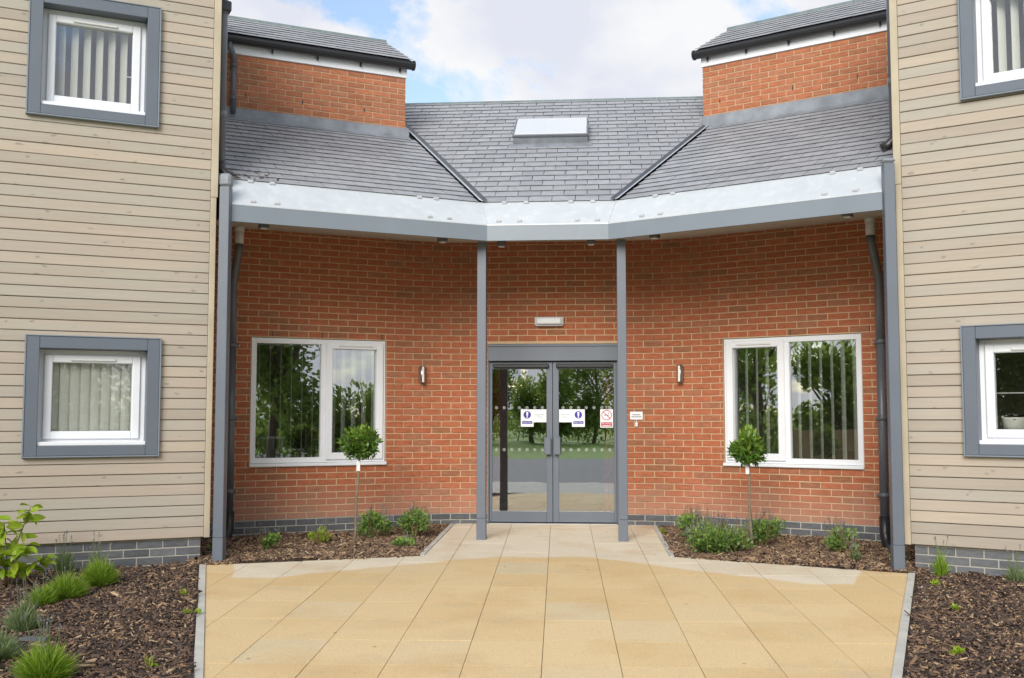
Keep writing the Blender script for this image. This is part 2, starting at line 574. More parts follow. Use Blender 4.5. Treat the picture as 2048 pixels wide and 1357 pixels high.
def make_soil():
    m, nt, b = newmat('bed_soil')
    f = noise(nt, pos(nt), 14, 7, .7)
    c = ramp(nt, f, [(.32, (.018, .012, .009)), (.5, (.055, .036, .024)), (.68, (.13, .088, .055))])
    nt.links.new(c, b.inputs['Base Color']); b.inputs['Roughness'].default_value = .95
    bump(nt, b, noise(nt, pos(nt), 70, 6, .7), 1.0, .02)
    return m


M_SOIL = make_soil()


def make_chip():
    m, nt, b = newmat('bark_chip')
    c = ramp(nt, tone(nt), [(0, (.020, .014, .012)), (.36, (.070, .047, .037)), (.60, (.15, .095, .065)), (.84, (.29, .175, .095)), (1, (.46, .33, .20))])
    nt.links.new(c, b.inputs['Base Color']); b.inputs['Roughness'].default_value = .9
    return m


M_CHIP = make_chip()


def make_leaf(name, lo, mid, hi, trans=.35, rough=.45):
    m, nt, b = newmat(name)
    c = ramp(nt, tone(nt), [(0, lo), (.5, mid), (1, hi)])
    f = noise(nt, pos(nt), 22, 3)
    c = mixc(nt, ramp(nt, f, [(.4, (0, 0, 0)), (.7, (.35, .35, .35))]), c, mixc(nt, 1, c, (.7, .78, .6), 'MULTIPLY'))
    nt.links.new(c, b.inputs['Base Color']); b.inputs['Roughness'].default_value = rough
    tr = nd(nt, 'ShaderNodeBsdfTranslucent'); nt.links.new(c, tr.inputs[0])
    mx = nd(nt, 'ShaderNodeMixShader'); mx.inputs[0].default_value = trans
    nt.links.new(b.outputs[0], mx.inputs[1]); nt.links.new(tr.outputs[0], mx.inputs[2])
    nt.links.new(mx.outputs[0], nt.nodes['Material Output'].inputs[0])
    return m


M_BAY = make_leaf('bay_leaf', (.045, .105, .014), (.120, .235, .030), (.33, .46, .075), .3, .35)
M_SAGE = make_leaf('catmint_leaf', (.085, .17, .035), (.19, .32, .075), (.34, .48, .12))
M_FLOW = make_leaf('catmint_flower', (.15, .15, .18), (.25, .25, .30), (.34, .35, .40))
M_LAV = make_leaf('lavender_leaf', (.13, .22, .02), (.27, .42, .035), (.44, .58, .10), .4, .6)
M_LAVG = make_leaf('grey_lavender_leaf', (.13, .18, .07), (.25, .33, .15), (.38, .45, .25), .4, .6)
M_LIME = make_leaf('lime_leaf', (.16, .28, .015), (.31, .45, .025), (.47, .56, .07), .4, .4)
M_TREE = make_leaf('tree_leaf', (.13, .19, .035), (.26, .36, .07), (.42, .53, .13), .65, .6)


def make_glass(name, refl, tint):
    m, nt, b = newmat(name)
    out = nt.nodes['Material Output']
    gl = nd(nt, 'ShaderNodeBsdfGlossy'); gl.inputs['Roughness'].default_value = 0.0; gl.inputs['Color'].default_value = (.95, .97, 1, 1)
    tr = nd(nt, 'ShaderNodeBsdfTransparent'); tr.inputs[0].default_value = (*tint, 1)
    lw = nd(nt, 'ShaderNodeLayerWeight'); lw.inputs[0].default_value = .35
    f = math_(nt, 'ADD', math_(nt, 'MULTIPLY', lw.outputs['Fresnel'], .6), refl)
    nz = noise(nt, pos(nt), 1.4, 2)
    bp = nd(nt, 'ShaderNodeBump'); bp.inputs['Strength'].default_value = .08; bp.inputs['Distance'].default_value = .012
    nt.links.new(nz, bp.inputs['Height']); nt.links.new(bp.outputs[0], gl.inputs['Normal'])
    mx = nd(nt, 'ShaderNodeMixShader'); nt.links.new(f, mx.inputs[0]); nt.links.new(tr.outputs[0], mx.inputs[1]); nt.links.new(gl.outputs[0], mx.inputs[2])
    nt.links.new(mx.outputs[0], out.inputs[0])
    return m


M_GLASS = make_glass('coated_window_glass', .29, (.93, .95, .93))
M_GLASSD = make_glass('coated_door_glass', .30, (.93, .95, .93))
M_GLASSC = make_glass('clear_window_glass', .08, (.96, .97, .96))


def make_frost():
    m, nt, b = newmat('frosted_film')
    out = nt.nodes['Material Output']
    tr = nd(nt, 'ShaderNodeBsdfTransparent')
    b.inputs['Base Color'].default_value = (.7, .72, .72, 1)
    mx = nd(nt, 'ShaderNodeMixShader'); mx.inputs[0].default_value = .28
    nt.links.new(tr.outputs[0], mx.inputs[1]); nt.links.new(b.outputs[0], mx.inputs[2]); nt.links.new(mx.outputs[0], out.inputs[0])
    return m


M_FROST = make_frost()

# ------------------------------------------------------------------ ground, road, beds, paving
mb = MB()
pts_y = [60, 0, -9, -9.001, -400]
for y0, y1 in ((60, 0), (0, -9), (-9, -400)):
    mb.poly([(-400, y1, gz(y1) - .10), (400, y1, gz(y1) - .10), (400, y0, gz(y0) - .10), (-400, y0, gz(y0) - .10)])
tag(mb.build('ground', M_GRASS), 'mown green lawn spreading beyond the paving and reflected in the doors', kind='structure')
mb = MB(); mb.prism([(-40, -29, -.36), (40, -29, -.36), (40, -12.7, -.36), (-40, -12.7, -.36)], (0, 0, .02))
tag(mb.build('road', M_ASPH), 'grey asphalt drive reflected in the entrance doors', kind='structure')
mb = MB(); mb.prism([(-7, -12.6, -.40), (7, -12.6, -.40), (7, -8.62, -.40), (-7, -8.62, -.40)], (0, 0, .125))
tag(mb.build('footpath', M_CONC), 'pale path behind the viewer reflected low in the doors', kind='structure')

PX, PY = .0363, 1.0          # slab courses are laid about two degrees off square
e_u = Vector((1, PX, 0)).normalized(); e_v = Vector((-PX, 1, 0)).normalized()
P0 = Vector((-.041, 0, 0))
# convex outlines (x,y): the path between the beds and the fan in front
BL, BR = (-1.13, -2.38), (1.17, -2.30)
EL0, EL1 = (-3.00, -3.03), (-.94, -8.6)
ER0, ER1 = (3.13, -3.06), (1.43, -8.6)


def hp(p, q):     # keep the left side of p->q
    dx, dy = q[0] - p[0], q[1] - p[1]
    l = math.hypot(dx, dy)
    return (p[0], p[1], dy / l, -dx / l)


fan = [hp(EL1, ER1), hp(ER1, ER0), hp(ER0, BR), hp(BR, BL), hp(BL, EL0), hp(EL0, EL1)]
path_pts = [(-1.15, .02), BL, BR, (1.12, .02)]
path = [hp(path_pts[i], path_pts[(i + 1) % 4]) for i in range(4)]
mb = MB()
for poly in ([EL1, ER1, ER0, BR, BL, EL0], path_pts):
    mb.prism([(x, y, gz(y) - .09) for x, y in poly], (0, 0, .082))
pav = tag(mb.build('pavement', M_JOINT), 'buff paved forecourt of square-cut slabs leading to the doors', kind='structure')
SW, SL_ = .45, .60
for i in range(-9, 10):
    for j in range(-1, 17):
        u0, u1 = i * SW + .0022, (i + 1) * SW - .0022
        v1, v0 = -.30 - (j - 1) * SL_ - .002, -.30 - j * SL_ + .002
        q = [P0 + e_u * u + e_v * v for u, v in ((u0, v0), (u1, v0), (u1, v1), (u0, v1))]
        q = [(p.x, p.y) for p in q]
        dz = rnd.uniform(-.0012, .0012)
        m2 = MB()
        for reg in (fan, path):
            c = clip(q, reg)
            if c and area(c) > .002:
                m2.prism([(x, y, gz(y) - .05 + dz) for x, y in c], (0, 0, .05))
        if m2.f:
            m2.build('slab', M_PAVE, pav)


def edging(p, q, w, side, n):
    """a run of concrete edging stones from p to q"""
    p, q = Vector((*p, 0)), Vector((*q, 0)); d = (q - p); L = d.length; d.normalize()
    nn = Vector((d.y, -d.x, 0)) * side
    for k in range(n):
        a, b = p + d * (L * k / n + .003), p + d * (L * (k + 1) / n - .003)
        m2 = MB()
        m2.prism([(v.x, v.y, gz(v.y) - .1) for v in (a, b, b + nn * w, a + nn * w)], (0, 0, .108))
        m2.build('edging_stone', M_CONC, kerb)


kerb = MB(); kerb.box(-.01, .01, -8.55, -8.5, -.35, -.30)
kerb = tag(kerb.build('kerb', M_CONC), 'pale concrete edging between the paving and the bark beds', kind='structure')
edging((EL0[0] - .003, EL0[1]), (EL1[0] - .003, EL1[1]), .055, 1, 6)
edging((ER0[0] + .003, ER0[1]), (ER1[0] + .003, ER1[1]), .055, -1, 6)
edging((-1.153, -.06), (BL[0] - .003, BL[1] - .0), .045, 1, 3)
edging((1.123, -.06), (BR[0] + .003, BR[1] - .0), .045, -1, 3)


def bedz(x, y):
    return gz(y) + .002 - .028 * min(1, max(0, (y + 2.6) / .8)) + .014 * math.sin(3.1 * x + 1.3 * y) * math.sin(2.3 * y - x) + .008 * math.sin(9 * x) * math.sin(8 * y + 1)


def make_bed(name, outline, label, n=46):
    """grid surface clipped to a convex outline"""
    xs = [p[0] for p in outline]; ys = [p[1] for p in outline]
    hps = [hp(outline[i], outline[(i + 1) % len(outline)]) for i in range(len(outline))]
    m2 = MB()
    st = .12
    x = min(xs)
    while x < max(xs):
        y = min(ys)
        while y < max(ys):
            c = clip([(x, y), (x + st, y), (x + st, y + st), (x, y + st)], hps)
            if c:
                m2.poly([(a, b, bedz(a, b)) for a, b in c])
                if area(c) < st * st * .9999:      # cut edge of the bark: a short skirt down into the ground
                    for i in range(len(c)):
                        a, b = c[i], c[(i + 1) % len(c)]
                        m2.poly([(*a, bedz(*a)), (*a, bedz(*a) - .09), (*b, bedz(*b) - .09), (*b, bedz(*b))])
            y += st
        x += st
    return tag(m2.build(name, M_SOIL, smooth=False), label, kind='structure'), hps, (min(xs), max(xs), min(ys), max(ys))


beds = []
wlp, wrp = FW[-1], FW[1]
pW = lambda s, a, o: tuple(FW[s].w(a, o, 0))[:2]
pS = lambda s, a, o: tuple(FS[s].w(a, o, 0))[:2]
# inner beds under the canopy
inL = [BL, (-1.20, -.04), pS(-1, .0, -.02), pS(-1, 2.9, -.02), pW(-1, .06, -.2), (-3.02, -3.03)]
inL = [(-1.178, -2.405), (-1.20, -.10), (-1.34, -.02), (-3.95, -1.52), (-3.22, -2.86), (-3.06, -3.055)]
inR = [(3.19, -3.085), (3.33, -2.92), (4.05, -1.60), (1.34, -.02), (1.17, -.10), (1.216, -2.325)]
outL = [(-.997, -8.6), (-3.057, -3.03), (-3.12, -2.92), pW(-1, 3.6, .0), pW(-1, 3.6, 5.6)]
outR = [(1.487, -8.6), pW(1, 3.6, 5.6), pW(1, 3.6, .0), (3.27, -2.98), (3.187, -3.06)]
inL = inL[::-1]; outL = outL[::-1]; inR = inR[:]; outR = outR[:]


def ccw(p):
    a = sum(p[i][0] * p[(i + 1) % len(p)][1] - p[(i + 1) % len(p)][0] * p[i][1] for i in range(len(p)))
    return p if a > 0 else p[::-1]


for nm, o, lb in (('bed', inL, 'brown bark bed below the left brick wall, beside the left edge of the path'),
                  ('bed', inR, 'brown bark bed below the right brick wall, beside the right edge of the path'),
                  ('bed', outL, 'dark bark bed in the left foreground in front of the timber wall'),
                  ('bed', outR, 'dark bark bed in the right foreground in front of the timber wall')):
    beds.append(make_bed(nm, ccw(o), lb))


def chips(name, bed, n, size, label, tmean, seed, margin=.02):
    g = np.random.default_rng(seed)
    hps, (x0, x1, y0, y1) = bed[1], bed[2]
    P = g.uniform((x0, y0), (x1, y1), (n * 3, 2))
    ok = np.ones(len(P), bool)
    for px, py, nx, ny in hps:
        ok &= ((P[:, 0] - px) * nx + (P[:, 1] - py) * ny) < -margin
    ok &= P[:, 1] > -8.3
    P = P[ok][:n]
    n = len(P)
    z = np.where(P[:, 1] > -9, .03 * P[:, 1], -.27) + .002 - .028 * np.clip((P[:, 1] + 2.6) / .8, 0, 1) + .014 * np.sin(3.1 * P[:, 0] + 1.3 * P[:, 1]) * np.sin(2.3 * P[:, 1] - P[:, 0]) + .008 * np.sin(9 * P[:, 0]) * np.sin(8 * P[:, 1] + 1)
    a = g.uniform(0, 2 * np.pi, n); L = size * np.exp(g.normal(0, .55, n)); Wd = L * g.uniform(.10, .42, n)
    tilt = g.normal(0, .35, n); roll = g.normal(0, .5, n)
    ca, sa = np.cos(a), np.sin(a)
    ux = np.stack([ca * np.cos(tilt), sa * np.cos(tilt), np.sin(tilt)], 1)
    vx = np.stack([-sa * np.cos(roll), ca * np.cos(roll), np.sin(roll)], 1)
    c = np.stack([P[:, 0], P[:, 1], z + .004 + g.uniform(0, .014, n)], 1)
    nn = np.cross(ux, vx); th = (g.uniform(.003, .009, n))[:, None]
    l, w = (L / 2)[:, None], (Wd / 2)[:, None]
    q = [c - ux * l - vx * w * .6, c + ux * l * .8 - vx * w, c + ux * l + vx * w * .5, c - ux * l * .9 + vx * w]
    top = [p + nn * th for p in q]
    V = np.stack(q + top, 1).reshape(-1, 3)
    b = (np.arange(n) * 8)[:, None]
    F = np.concatenate([b + np.array([[4, 5, 6, 7]]), b + np.array([[0, 1, 5, 4]]), b + np.array([[1, 2, 6, 5]]), b + np.array([[2, 3, 7, 6]]), b + np.array([[3, 0, 4, 7]])], 0)
    t = np.clip(g.normal(tmean, .26, n), 0, 1)
    me = fast_mesh(name, V, F, np.tile(t, 5))
    tag(add(name, me, M_CHIP), label, kind='stuff')


chips('bark_mulch', beds[0], 15000, .026, 'reddish brown bark chippings on the bed below the left brick wall', .68, 1, -.018)
chips('bark_mulch', beds[1], 15000, .026, 'reddish brown bark chippings on the bed below the right brick wall', .68, 2, -.018)
chips('bark_mulch', beds[2], 32000, .026, 'dark bark chippings in the left foreground bed', .50, 3)
chips('bark_mulch', beds[3], 32000, .026, 'dark bark chippings in the right foreground bed', .50, 4)

# ------------------------------------------------------------------ entrance building: brick walls
EB = thing('entrance_building', (0, 0, 0), 'red brick entrance building with angled walls, slate roof and double doors', 'building')
TF = .45                                  # tangent length of the rounded bends in the wall
RAD = TF / math.tan(R(15)); ARC = RAD * R(30)
XS = 1.34 - TF                            # straight half width of the centre wall
AEND = 2.98
S_TOT = XS + ARC + (AEND - TF)            # half length of the wall measured along its face


def wall_pt(s, off=0.0):
    """point and tangent angle at signed distance s along the wall from the door centre; off = outward offset"""
    sg = 1 if s >= 0 else -1
    t = abs(s)
    if t <= XS:
        x, y, an = t, 0, 0
    elif t <= XS + ARC:
        an = (t - XS) / RAD
        x, y = XS + RAD * math.sin(an), -RAD * (1 - math.cos(an))
    else:
        an = R(30); a = t - XS - ARC + TF
        x, y = 1.34 + a * c30, -a * s30
    nx, ny = -math.sin(an), -math.cos(an)
    return Vector((sg * (x + nx * off), y + ny * off, 0)), -an * sg


def s_of_a(a): return XS + ARC + (a - TF)


CO = .0715; DPC = .117; ZB = DPC - 4 * CO; ZT = 3.90
WA0, WA1, WZ0, WZ1 = .665, 2.212, .700, 2.112      # side windows
DX0, DX1, DZ1 = -.775, .745, 2.092                  # door opening
opens = [(-s_of_a(WA1), -s_of_a(WA0), WZ0, WZ1), (s_of_a(WA0), s_of_a(WA1), WZ0, WZ1), (DX0, DX1, -9, DZ1)]

# mortar core of the wall
brk = sorted(set([-S_TOT, S_TOT, DX0, DX1] + [q for o in opens for q in o[:2]] + [sg * (XS + ARC * k / 8) for sg in (-1, 1) for k in range(9)]))
zb = sorted([ZB, WZ0, WZ1, DZ1, ZT])
mb = MB()


def moff(s_):      # the joints sit a little deeper where straight bricks follow the bend
    return -.0085 if XS - .01 <= abs(s_) <= XS + ARC + .01 else -.0045


def solid(sm, zm):
    return not any(o[0] < sm < o[1] and o[2] < zm < o[3] for o in opens)


for i in range(len(brk) - 1):
    for j in range(len(zb) - 1):
        s0, s1, z0, z1 = brk[i], brk[i + 1], zb[j], zb[j + 1]
        if not solid((s0 + s1) / 2, (z0 + z1) / 2): continue
        f0, f1 = wall_pt(s0, moff(s0))[0], wall_pt(s1, moff(s1))[0]
        b0, b1 = wall_pt(s0, -.16)[0], wall_pt(s1, -.16)[0]
        Z = lambda p, z: (p.x, p.y, z)
        mb.poly([Z(f0, z0), Z(f1, z0), Z(f1, z1), Z(f0, z1)])
        mb.poly([Z(b1, z0), Z(b0, z0), Z(b0, z1), Z(b1, z1)])
        if i == 0 or not solid((brk[i - 1] + s0) / 2, (z0 + z1) / 2): mb.poly([Z(b0, z0), Z(f0, z0), Z(f0, z1), Z(b0, z1)])
        if i == len(brk) - 2 or not solid((brk[i + 2] + s1) / 2, (z0 + z1) / 2): mb.poly([Z(f1, z0), Z(b1, z0), Z(b1, z1), Z(f1, z1)])
        if j == 0 or not solid((s0 + s1) / 2, (zb[j - 1] + z0) / 2): mb.poly([Z(b0, z0), Z(b1, z0), Z(f1, z0), Z(f0, z0)])
        if j == len(zb) - 2 or not solid((s0 + s1) / 2, (zb[j + 2] + z1) / 2): mb.poly([Z(f0, z1), Z(f1, z1), Z(b1, z1), Z(b0, z1)])
wall = mb.build('brick_wall', M_MORTAR, EB)
wall['label'] = 'red brick wall bent round the entrance, with buff mortar joints'

BLEN, BDEP, JT = .225, .09, .0112


def brick_variants(mat, n, tones, g, dep=BDEP):
    out = []
    for k in range(n):
        m2 = MB(); m2.box(-.5, .5, -dep, 0, 0, CO - JT, .0022, tones(g))
        # chamfers are scaled along x with the brick, so pre-shrink them
        v = []
        for x, y, z in m2.v:
            if abs(abs(x) - .5) < .004 and abs(x) < .4999: x = math.copysign(.49, x)
            v.append((x, y + g.uniform(-.0008, .0008), z + g.uniform(-.0006, .0006)))
        m2.v = v
        me = m2.mesh('brick'); me.materials.append(mat); out.append((me, m2))
    return out


def tone_red(g):
    r = g.random()
    return g.uniform(0, .10) if r < .10 else (g.uniform(.93, 1) if r > .93 else g.uniform(.25, .85))


VR = brick_variants(M_BRICK, 14, tone_red, rnd)
VP = brick_variants(M_PLINTH, 8, lambda g: g.random(), rnd)


def rot_front(p, ang, z):
    """matrix putting the brick with its face outward (local +y = outward)"""
    # local x along the wall; outward normal at centre wall is -y
    return Matrix.Translation((p.x, p.y, z)) @ Matrix.Rotation(ang + math.pi, 4, 'Z')


def bond(zc0, zc1):
    rows = []
    k = 0
    z = zc0
    while z < zc1 - .01:
        rows.append((z, k)); z += CO; k += 1
    return rows


def cut(s0, s1, z0, z1):
    segs = [(s0, s1)]
    for o in opens:
        if o[2] < z0 + CO * .55 and o[3] > z0 + CO * .45:
            n = []
            for a, b in segs:
                if b <= o[0] or a >= o[1]: n.append((a, b)); continue
                if a < o[0]: n.append((a, o[0] - .004))
                if b > o[1]: n.append((o[1] + .004, b))
            segs = n
    return [q for q in segs if q[1] - q[0] > .025]


CAMV = Vector(cam.location)
reds, plinths = [], []
for z, k in bond(ZB, 3.40):
    off = BLEN / 2 if k % 2 else 0
    n0 = int(S_TOT / BLEN) + 2
    for i in range(-n0, n0 + 1):
        a, b = i * BLEN + off + JT / 2 + .03, (i + 1) * BLEN + off - JT / 2 + .03
        a, b = max(a, -S_TOT), min(b, S_TOT)
        if b - a < .03: continue
        for s0, s1 in cut(a, b, z, z + CO):
            p, an = wall_pt((s0 + s1) / 2)
            L = s1 - s0
            rec = (p, an, z + JT / 2, L, rnd.uniform(-.0015, .0015) + (.0015 if XS < abs((s0 + s1) / 2) < XS + ARC else 0))
            (plinths if z < DPC - .01 else reds).append(rec)


def lay(recs, variants, most, name, mname, parent, cue):
    recs = sorted(recs, key=cue)
    rest = MB()
    for q, (p, an, z, L, o) in enumerate(recs):
        me, src = variants[rnd.randrange(len(variants))]
        M = rot_front(p, an, z) @ Matrix.Translation((0, o, 0)) @ Matrix.Diagonal((L, 1, 1, 1))
        if q < most:
            ob = bpy.data.objects.new(name, me)
            link(ob, parent, M)
        else:
            b = len(rest.v)
            rest.v += [tuple(M @ Vector(v)) for v in src.v]
            rest.f += [tuple(b + i for i in f) for f in src.f]
            rest.t += src.t
    if rest.f:
        r_ = rest.build(mname, variants[0][0].materials[0], parent)
        r_['kind'] = 'stuff'


lay(reds, VR, 300, 'brick', 'brickwork', wall, lambda r_: (Vector((r_[0].x, r_[0].y, r_[2])) - CAMV).length - (2 if 2.1 < r_[2] < 2.9 and abs(r_[0].x) < .75 else 0) + (3 if r_[2] > 2.4 and abs(r_[0].x) > .9 else 0) + (9 if abs(r_[0].x) > 3.3 else 0) + (0 if r_[3] > .15 else 5))
lay([r_ for r_ in plinths if r_[2] > -.13], VP, 300, 'plinth_brick', 'plinth_brickwork', wall, lambda r_: (r_[0] - CAMV).length)
# dark open weep slots over the openings
for s_ in (-s_of_a(1.98), -s_of_a(1.42), -s_of_a(.72), .02, s_of_a(1.45), s_of_a(2.30), s_of_a(.30) * 0 + 1.16):
    p, an = wall_pt(s_, .0005)
    z = DPC + CO * 28 + .004
    m2 = MB(); m2.box(-.005, .005, -.01, .0012, 0, CO - .012)
    m2.build('weep_vent', M_BLACK if s_ != .02 else M_CURT, wall, rot_front(p, an, z))

# ------------------------------------------------------------------ side windows of the entrance building
def ring(m2, F, a0, a1, z0, z1, w, o0, o1, ch=.004, bottom=None):
    wb = w if bottom is None else bottom
    F.box(m2, a0, a0 + w, o0, o1, z0, z1, ch); F.box(m2, a1 - w, a1, o0, o1, z0, z1, ch)
    F.box(m2, a0 + w - .001, a1 - w + .001, o0 + .0005, o1 - .0007, z1 - w, z1 - .0005, ch)
    F.box(m2, a0 + w - .001, a1 - w + .001, o0 + .0005, o1 - .0007, z0 + .0005, z0 + wb, ch)


for s, lb in ((-1, 'white two-light window in the left brick wall, opening sash next to the bay tree'), (1, 'white two-light window in the right brick wall, opening sash next to the bay tree')):
    F = FS[s]
    a0, a1, z0, z1 = WA0 + .006, WA1 - .006, WZ0 + .03, WZ1 - .006
    m2 = MB(); ring(m2, F, a0, a1, z0, z1, .058, -.075, -.012)
    F.box(m2, 1.345, 1.425, -.0745, -.0125, z0 + .057, z1 - .057, .004)
    win = m2.build('window', M_WHITE, EB, F.M); win['label'] = lb
    m2 = MB(); ring(m2, F, a0 + .030, 1.375, z0 + .028, z1 - .026, .078, -.07, .012, .007)
    m2.build('sash', M_WHITE, win, F.M)
    m2 = MB(); F.box(m2, a0 + .10, 1.31, -.052, -.048, z0 + .10, z1 - .10); m2.build('pane', M_GLASS, win, F.M)
    m2 = MB(); F.box(m2, 1.42, a1 - .055, -.052, -.048, z0 + .055, z1 - .055); m2.build('pane', M_GLASS, win, F.M)
    m2 = MB(); F.box(m2, a0 - .012, a1 + .012, -.08, .032, WZ0 - .008, WZ0 + .0285, .006); m2.build('sill', M_WHITE, win, F.M)
    m2 = MB(); F.box(m2, .83, 1.23, .011, .024, z1 - .078, z1 - .058, .004); m2.build('trickle_vent', M_OFFW, win, F.M)

# rooms behind the glass
def room(F, a0, a1, z0, z1, d0, d1, mat=M_ROOM):
    m2 = MB()
    sg = F.sg
    x0, x1 = sg * a0, sg * a1
    P = lambda x, o, z: (x, o, z)
    m2.poly([P(x0, -d1, z0), P(x1, -d1, z0), P(x1, -d1, z1), P(x0, -d1, z1)])
    m2.poly([P(x0, -d0, z0), P(x0, -d1, z0), P(x0, -d1, z1), P(x0, -d0, z1)])
    m2.poly([P(x1, -d1, z0), P(x1, -d0, z0), P(x1, -d0, z1), P(x1, -d1, z1)])
    m2.poly([P(x0, -d0, z0), P(x1, -d0, z0), P(x1, -d1, z0), P(x0, -d1, z0)])
    m2.poly([P(x0, -d1, z1), P(x1, -d1, z1), P(x1, -d0, z1), P(x0, -d0, z1)])
    return m2


for s in (-1, 1):
    o = room(FS[s], .35, 2.9, -.02, 2.5, .165, 3.0).build('interior_wall', M_ROOM, None, FS[s].M)
    tag(o, 'dim painted room behind the %s brick-wall window' % ('left' if s < 0 else 'right'), kind='structure')


def blind(F, a0, a1, z0, z1, o, n, ang, wd, label, mat=M_BLIND, jit=.12):
    t = thing('vertical_blind', F.w((a0 + a1) / 2, o, z0), label, 'blind', 'vertical blinds')
    m2 = MB(); F.box(m2, a0, a1, o - .02, o + .02, z1, z1 + .03); m2.build('head_rail', M_WHITE, t, F.M)
    m2 = MB(); m2.poly([(-wd / 2, 0, z0), (-wd / 6, .006, z0), (-wd / 6, .006, z1), (-wd / 2, 0, z1)]); m2.poly([(-wd / 6, .006, z0), (wd / 6, .006, z0), (wd / 6, .006, z1), (-wd / 6, .006, z1)]); m2.poly([(wd / 6, .006, z0), (wd / 2, 0, z0), (wd / 2, 0, z1), (wd / 6, .006, z1)])
    me = m2.mesh('slat'); me.materials.append(mat)
    for k in range(n):
        a = a0 + (a1 - a0) * (k + .5) / n
        ob = bpy.data.objects.new('slat', me)
        aa = ang(k) if callable(ang) else ang
        link(ob, t, F.at(a, o, 0) @ Matrix.Rotation(aa + rnd.uniform(-jit, jit), 4, 'Z'))


blind(FS[-1], .72, 2.16, WZ0 + .07, 2.03, -.105, 12, lambda k: R(38) if k < 5 else R(82), .089, 'open cream vertical blind behind the left brick-wall window', jit=.05)
blind(FS[1], .72, 2.16, WZ0 + .07, 2.03, -.105, 12, lambda k: R(-48), .089, 'open cream vertical blind behind the right brick-wall window', jit=.1)

# ------------------------------------------------------------------ doors
ZD = .0
m2 = MB()
FC.box(m2, DX0 + .002, DX0 + .019, -.11, -.02, .0, 1.888, .004); FC.box(m2, DX1 - .019, DX1 - .002, -.11, -.02, .0, 1.888, .004)
FC.box(m2, DX0 + .002, DX1 - .002, -.12, .022, 1.890, 2.058, .005)
FC.box(m2, DX0 + .002, DX1 - .002, -.12, .012, 2.060, 2.088, .004)
dframe = m2.build('door_frame', M_GREY, EB, FC.M)
m2 = MB(); FC.box(m2, DX0 + .019, DX1 - .019, -.14, .03, -.03, .012, .003); m2.build('threshold', M_STEEL, dframe, FC.M)
XM = -.016
for s in (-1, 1):
    e0, e1 = (DX0 + .021, XM - .002) if s < 0 else (XM + .002, DX1 - .021)
    zb_, zt_ = .018, 1.882
    m2 = MB()
    sa, sb = (.028, .070) if s < 0 else (.070, .028)      # slim hinge stiles, wider meeting stiles
    FC.box(m2, e0, e0 + sa, -.085, -.035, zb_, zt_, .004); FC.box(m2, e1 - sb, e1, -.085, -.035, zb_, zt_, .004)
    FC.box(m2, e0 + sa - .001, e1 - sb + .001, -.0845, -.0357, zb_ + .0005, zb_ + .125, .004)
    FC.box(m2, e0 + sa - .001, e1 - sb + .001, -.0845, -.0357, zt_ - .085, zt_ - .0005, .004)
    door = m2.build('door', M_GREY, EB, FC.M)
    door['label'] = '%s leaf of the glazed grey entrance doors' % ('left' if s < 0 else 'right')
    m2 = MB(); FC.box(m2, e0 + sa - .004, e1 - sb + .004, -.062, -.056, zb_ + .12, zt_ - .08); m2.build('pane', M_GLASSD, door, FC.M)
    hx = (XM - .055) if s < 0 else (XM + .055)
    m2 = MB(); FC.box(m2, hx - .042, hx + .036, .020, .034, .80, 1.005, .006); FC.box(m2, hx - .01, hx + .01, -.036, .022, .82, .85); FC.box(m2, hx - .01, hx + .01, -.036, .022, .955, .985)
    m2.build('handle', M_GREY, door, FC.M)
    m2 = MB(); FC.box(m2, e0 + .04, e1 - .04, -.034, .016, 1.812, 1.856, .008); m2.build('sensor_bar', M_BLACK, door, FC.M)
    for zz in (1.345, .855):
        for k in range(7):
            x = e0 + sa + .05 + k * (e1 - e0 - sa - sb - .10) / 6
            m2 = MB(); m2.poly([(-x + .019 * math.cos(q * math.pi / 7), -.0548, zz + .019 * math.sin(q * math.pi / 7)) for q in range(14)])
            m2.build('glass_dot', M_FROST, door, FC.M)

m2 = room(FC, -1.25, 1.25, -.02, 2.6, .175, 6.5)
tag(m2.build('interior_wall', M_ROOM, None, FC.M), 'dim lobby walls behind the glazed entrance doors', kind='structure')
m2 = MB()
for i in range(5):
    for j in range(12):
        m2.box(-1.2 + i * .48 + .003, -1.2 + (i + 1) * .48 - .003, .2 + j * .5 + .003, .2 + (j + 1) * .5 - .003, -.02, -.008)
tag(m2.build('interior_floor', M_FLOORIN), 'grey tiled lobby floor seen through the doors', kind='structure')


def curtain(x0, x1, y, label):
    n = 13
    m2 = MB()
    P = [(x0 + (x1 - x0) * k / n, y + (.018 if k % 2 else -.018)) for k in range(n + 1)]
    for a, b in zip(P, P[1:]):
        m2.poly([(a[0], a[1], .06), (b[0], b[1], .06), (b[0], b[1], 2.05), (a[0], a[1], 2.05)], rnd.random())
    t = thing('curtain', ((x0 + x1) / 2, y, .06), label, 'curtain', 'lobby curtains')
    m2.build('drape', M_CURT, t, smooth=True)
    m3 = MB(); m3.tube([(x0 - .02, y, 2.07), (x1 + .02, y, 2.07)], .012); m3.build('rail', M_STEEL, t)


curtain(-.745, -.64, .155, 'dark maroon curtain at the left side inside the doors')
curtain(.575, .685, .155, 'dark maroon curtain at the right side inside the doors')


# text helper
def text_mesh(txt, size, mat, align='CENTER'):
    cu = bpy.data.curves.new('lettering', 'FONT'); cu.body = txt; cu.size = size; cu.align_x = align; cu.align_y = 'CENTER'
    ob = bpy.data.objects.new('lettering', cu); COL.objects.link(ob)
    dg = bpy.context.evaluated_depsgraph_get()
    me = bpy.data.meshes.new_from_object(ob.evaluated_get(dg))
    bpy.data.objects.remove(ob); me.materials.clear(); me.materials.append(mat)
    me.name = 'lettering'
    return me


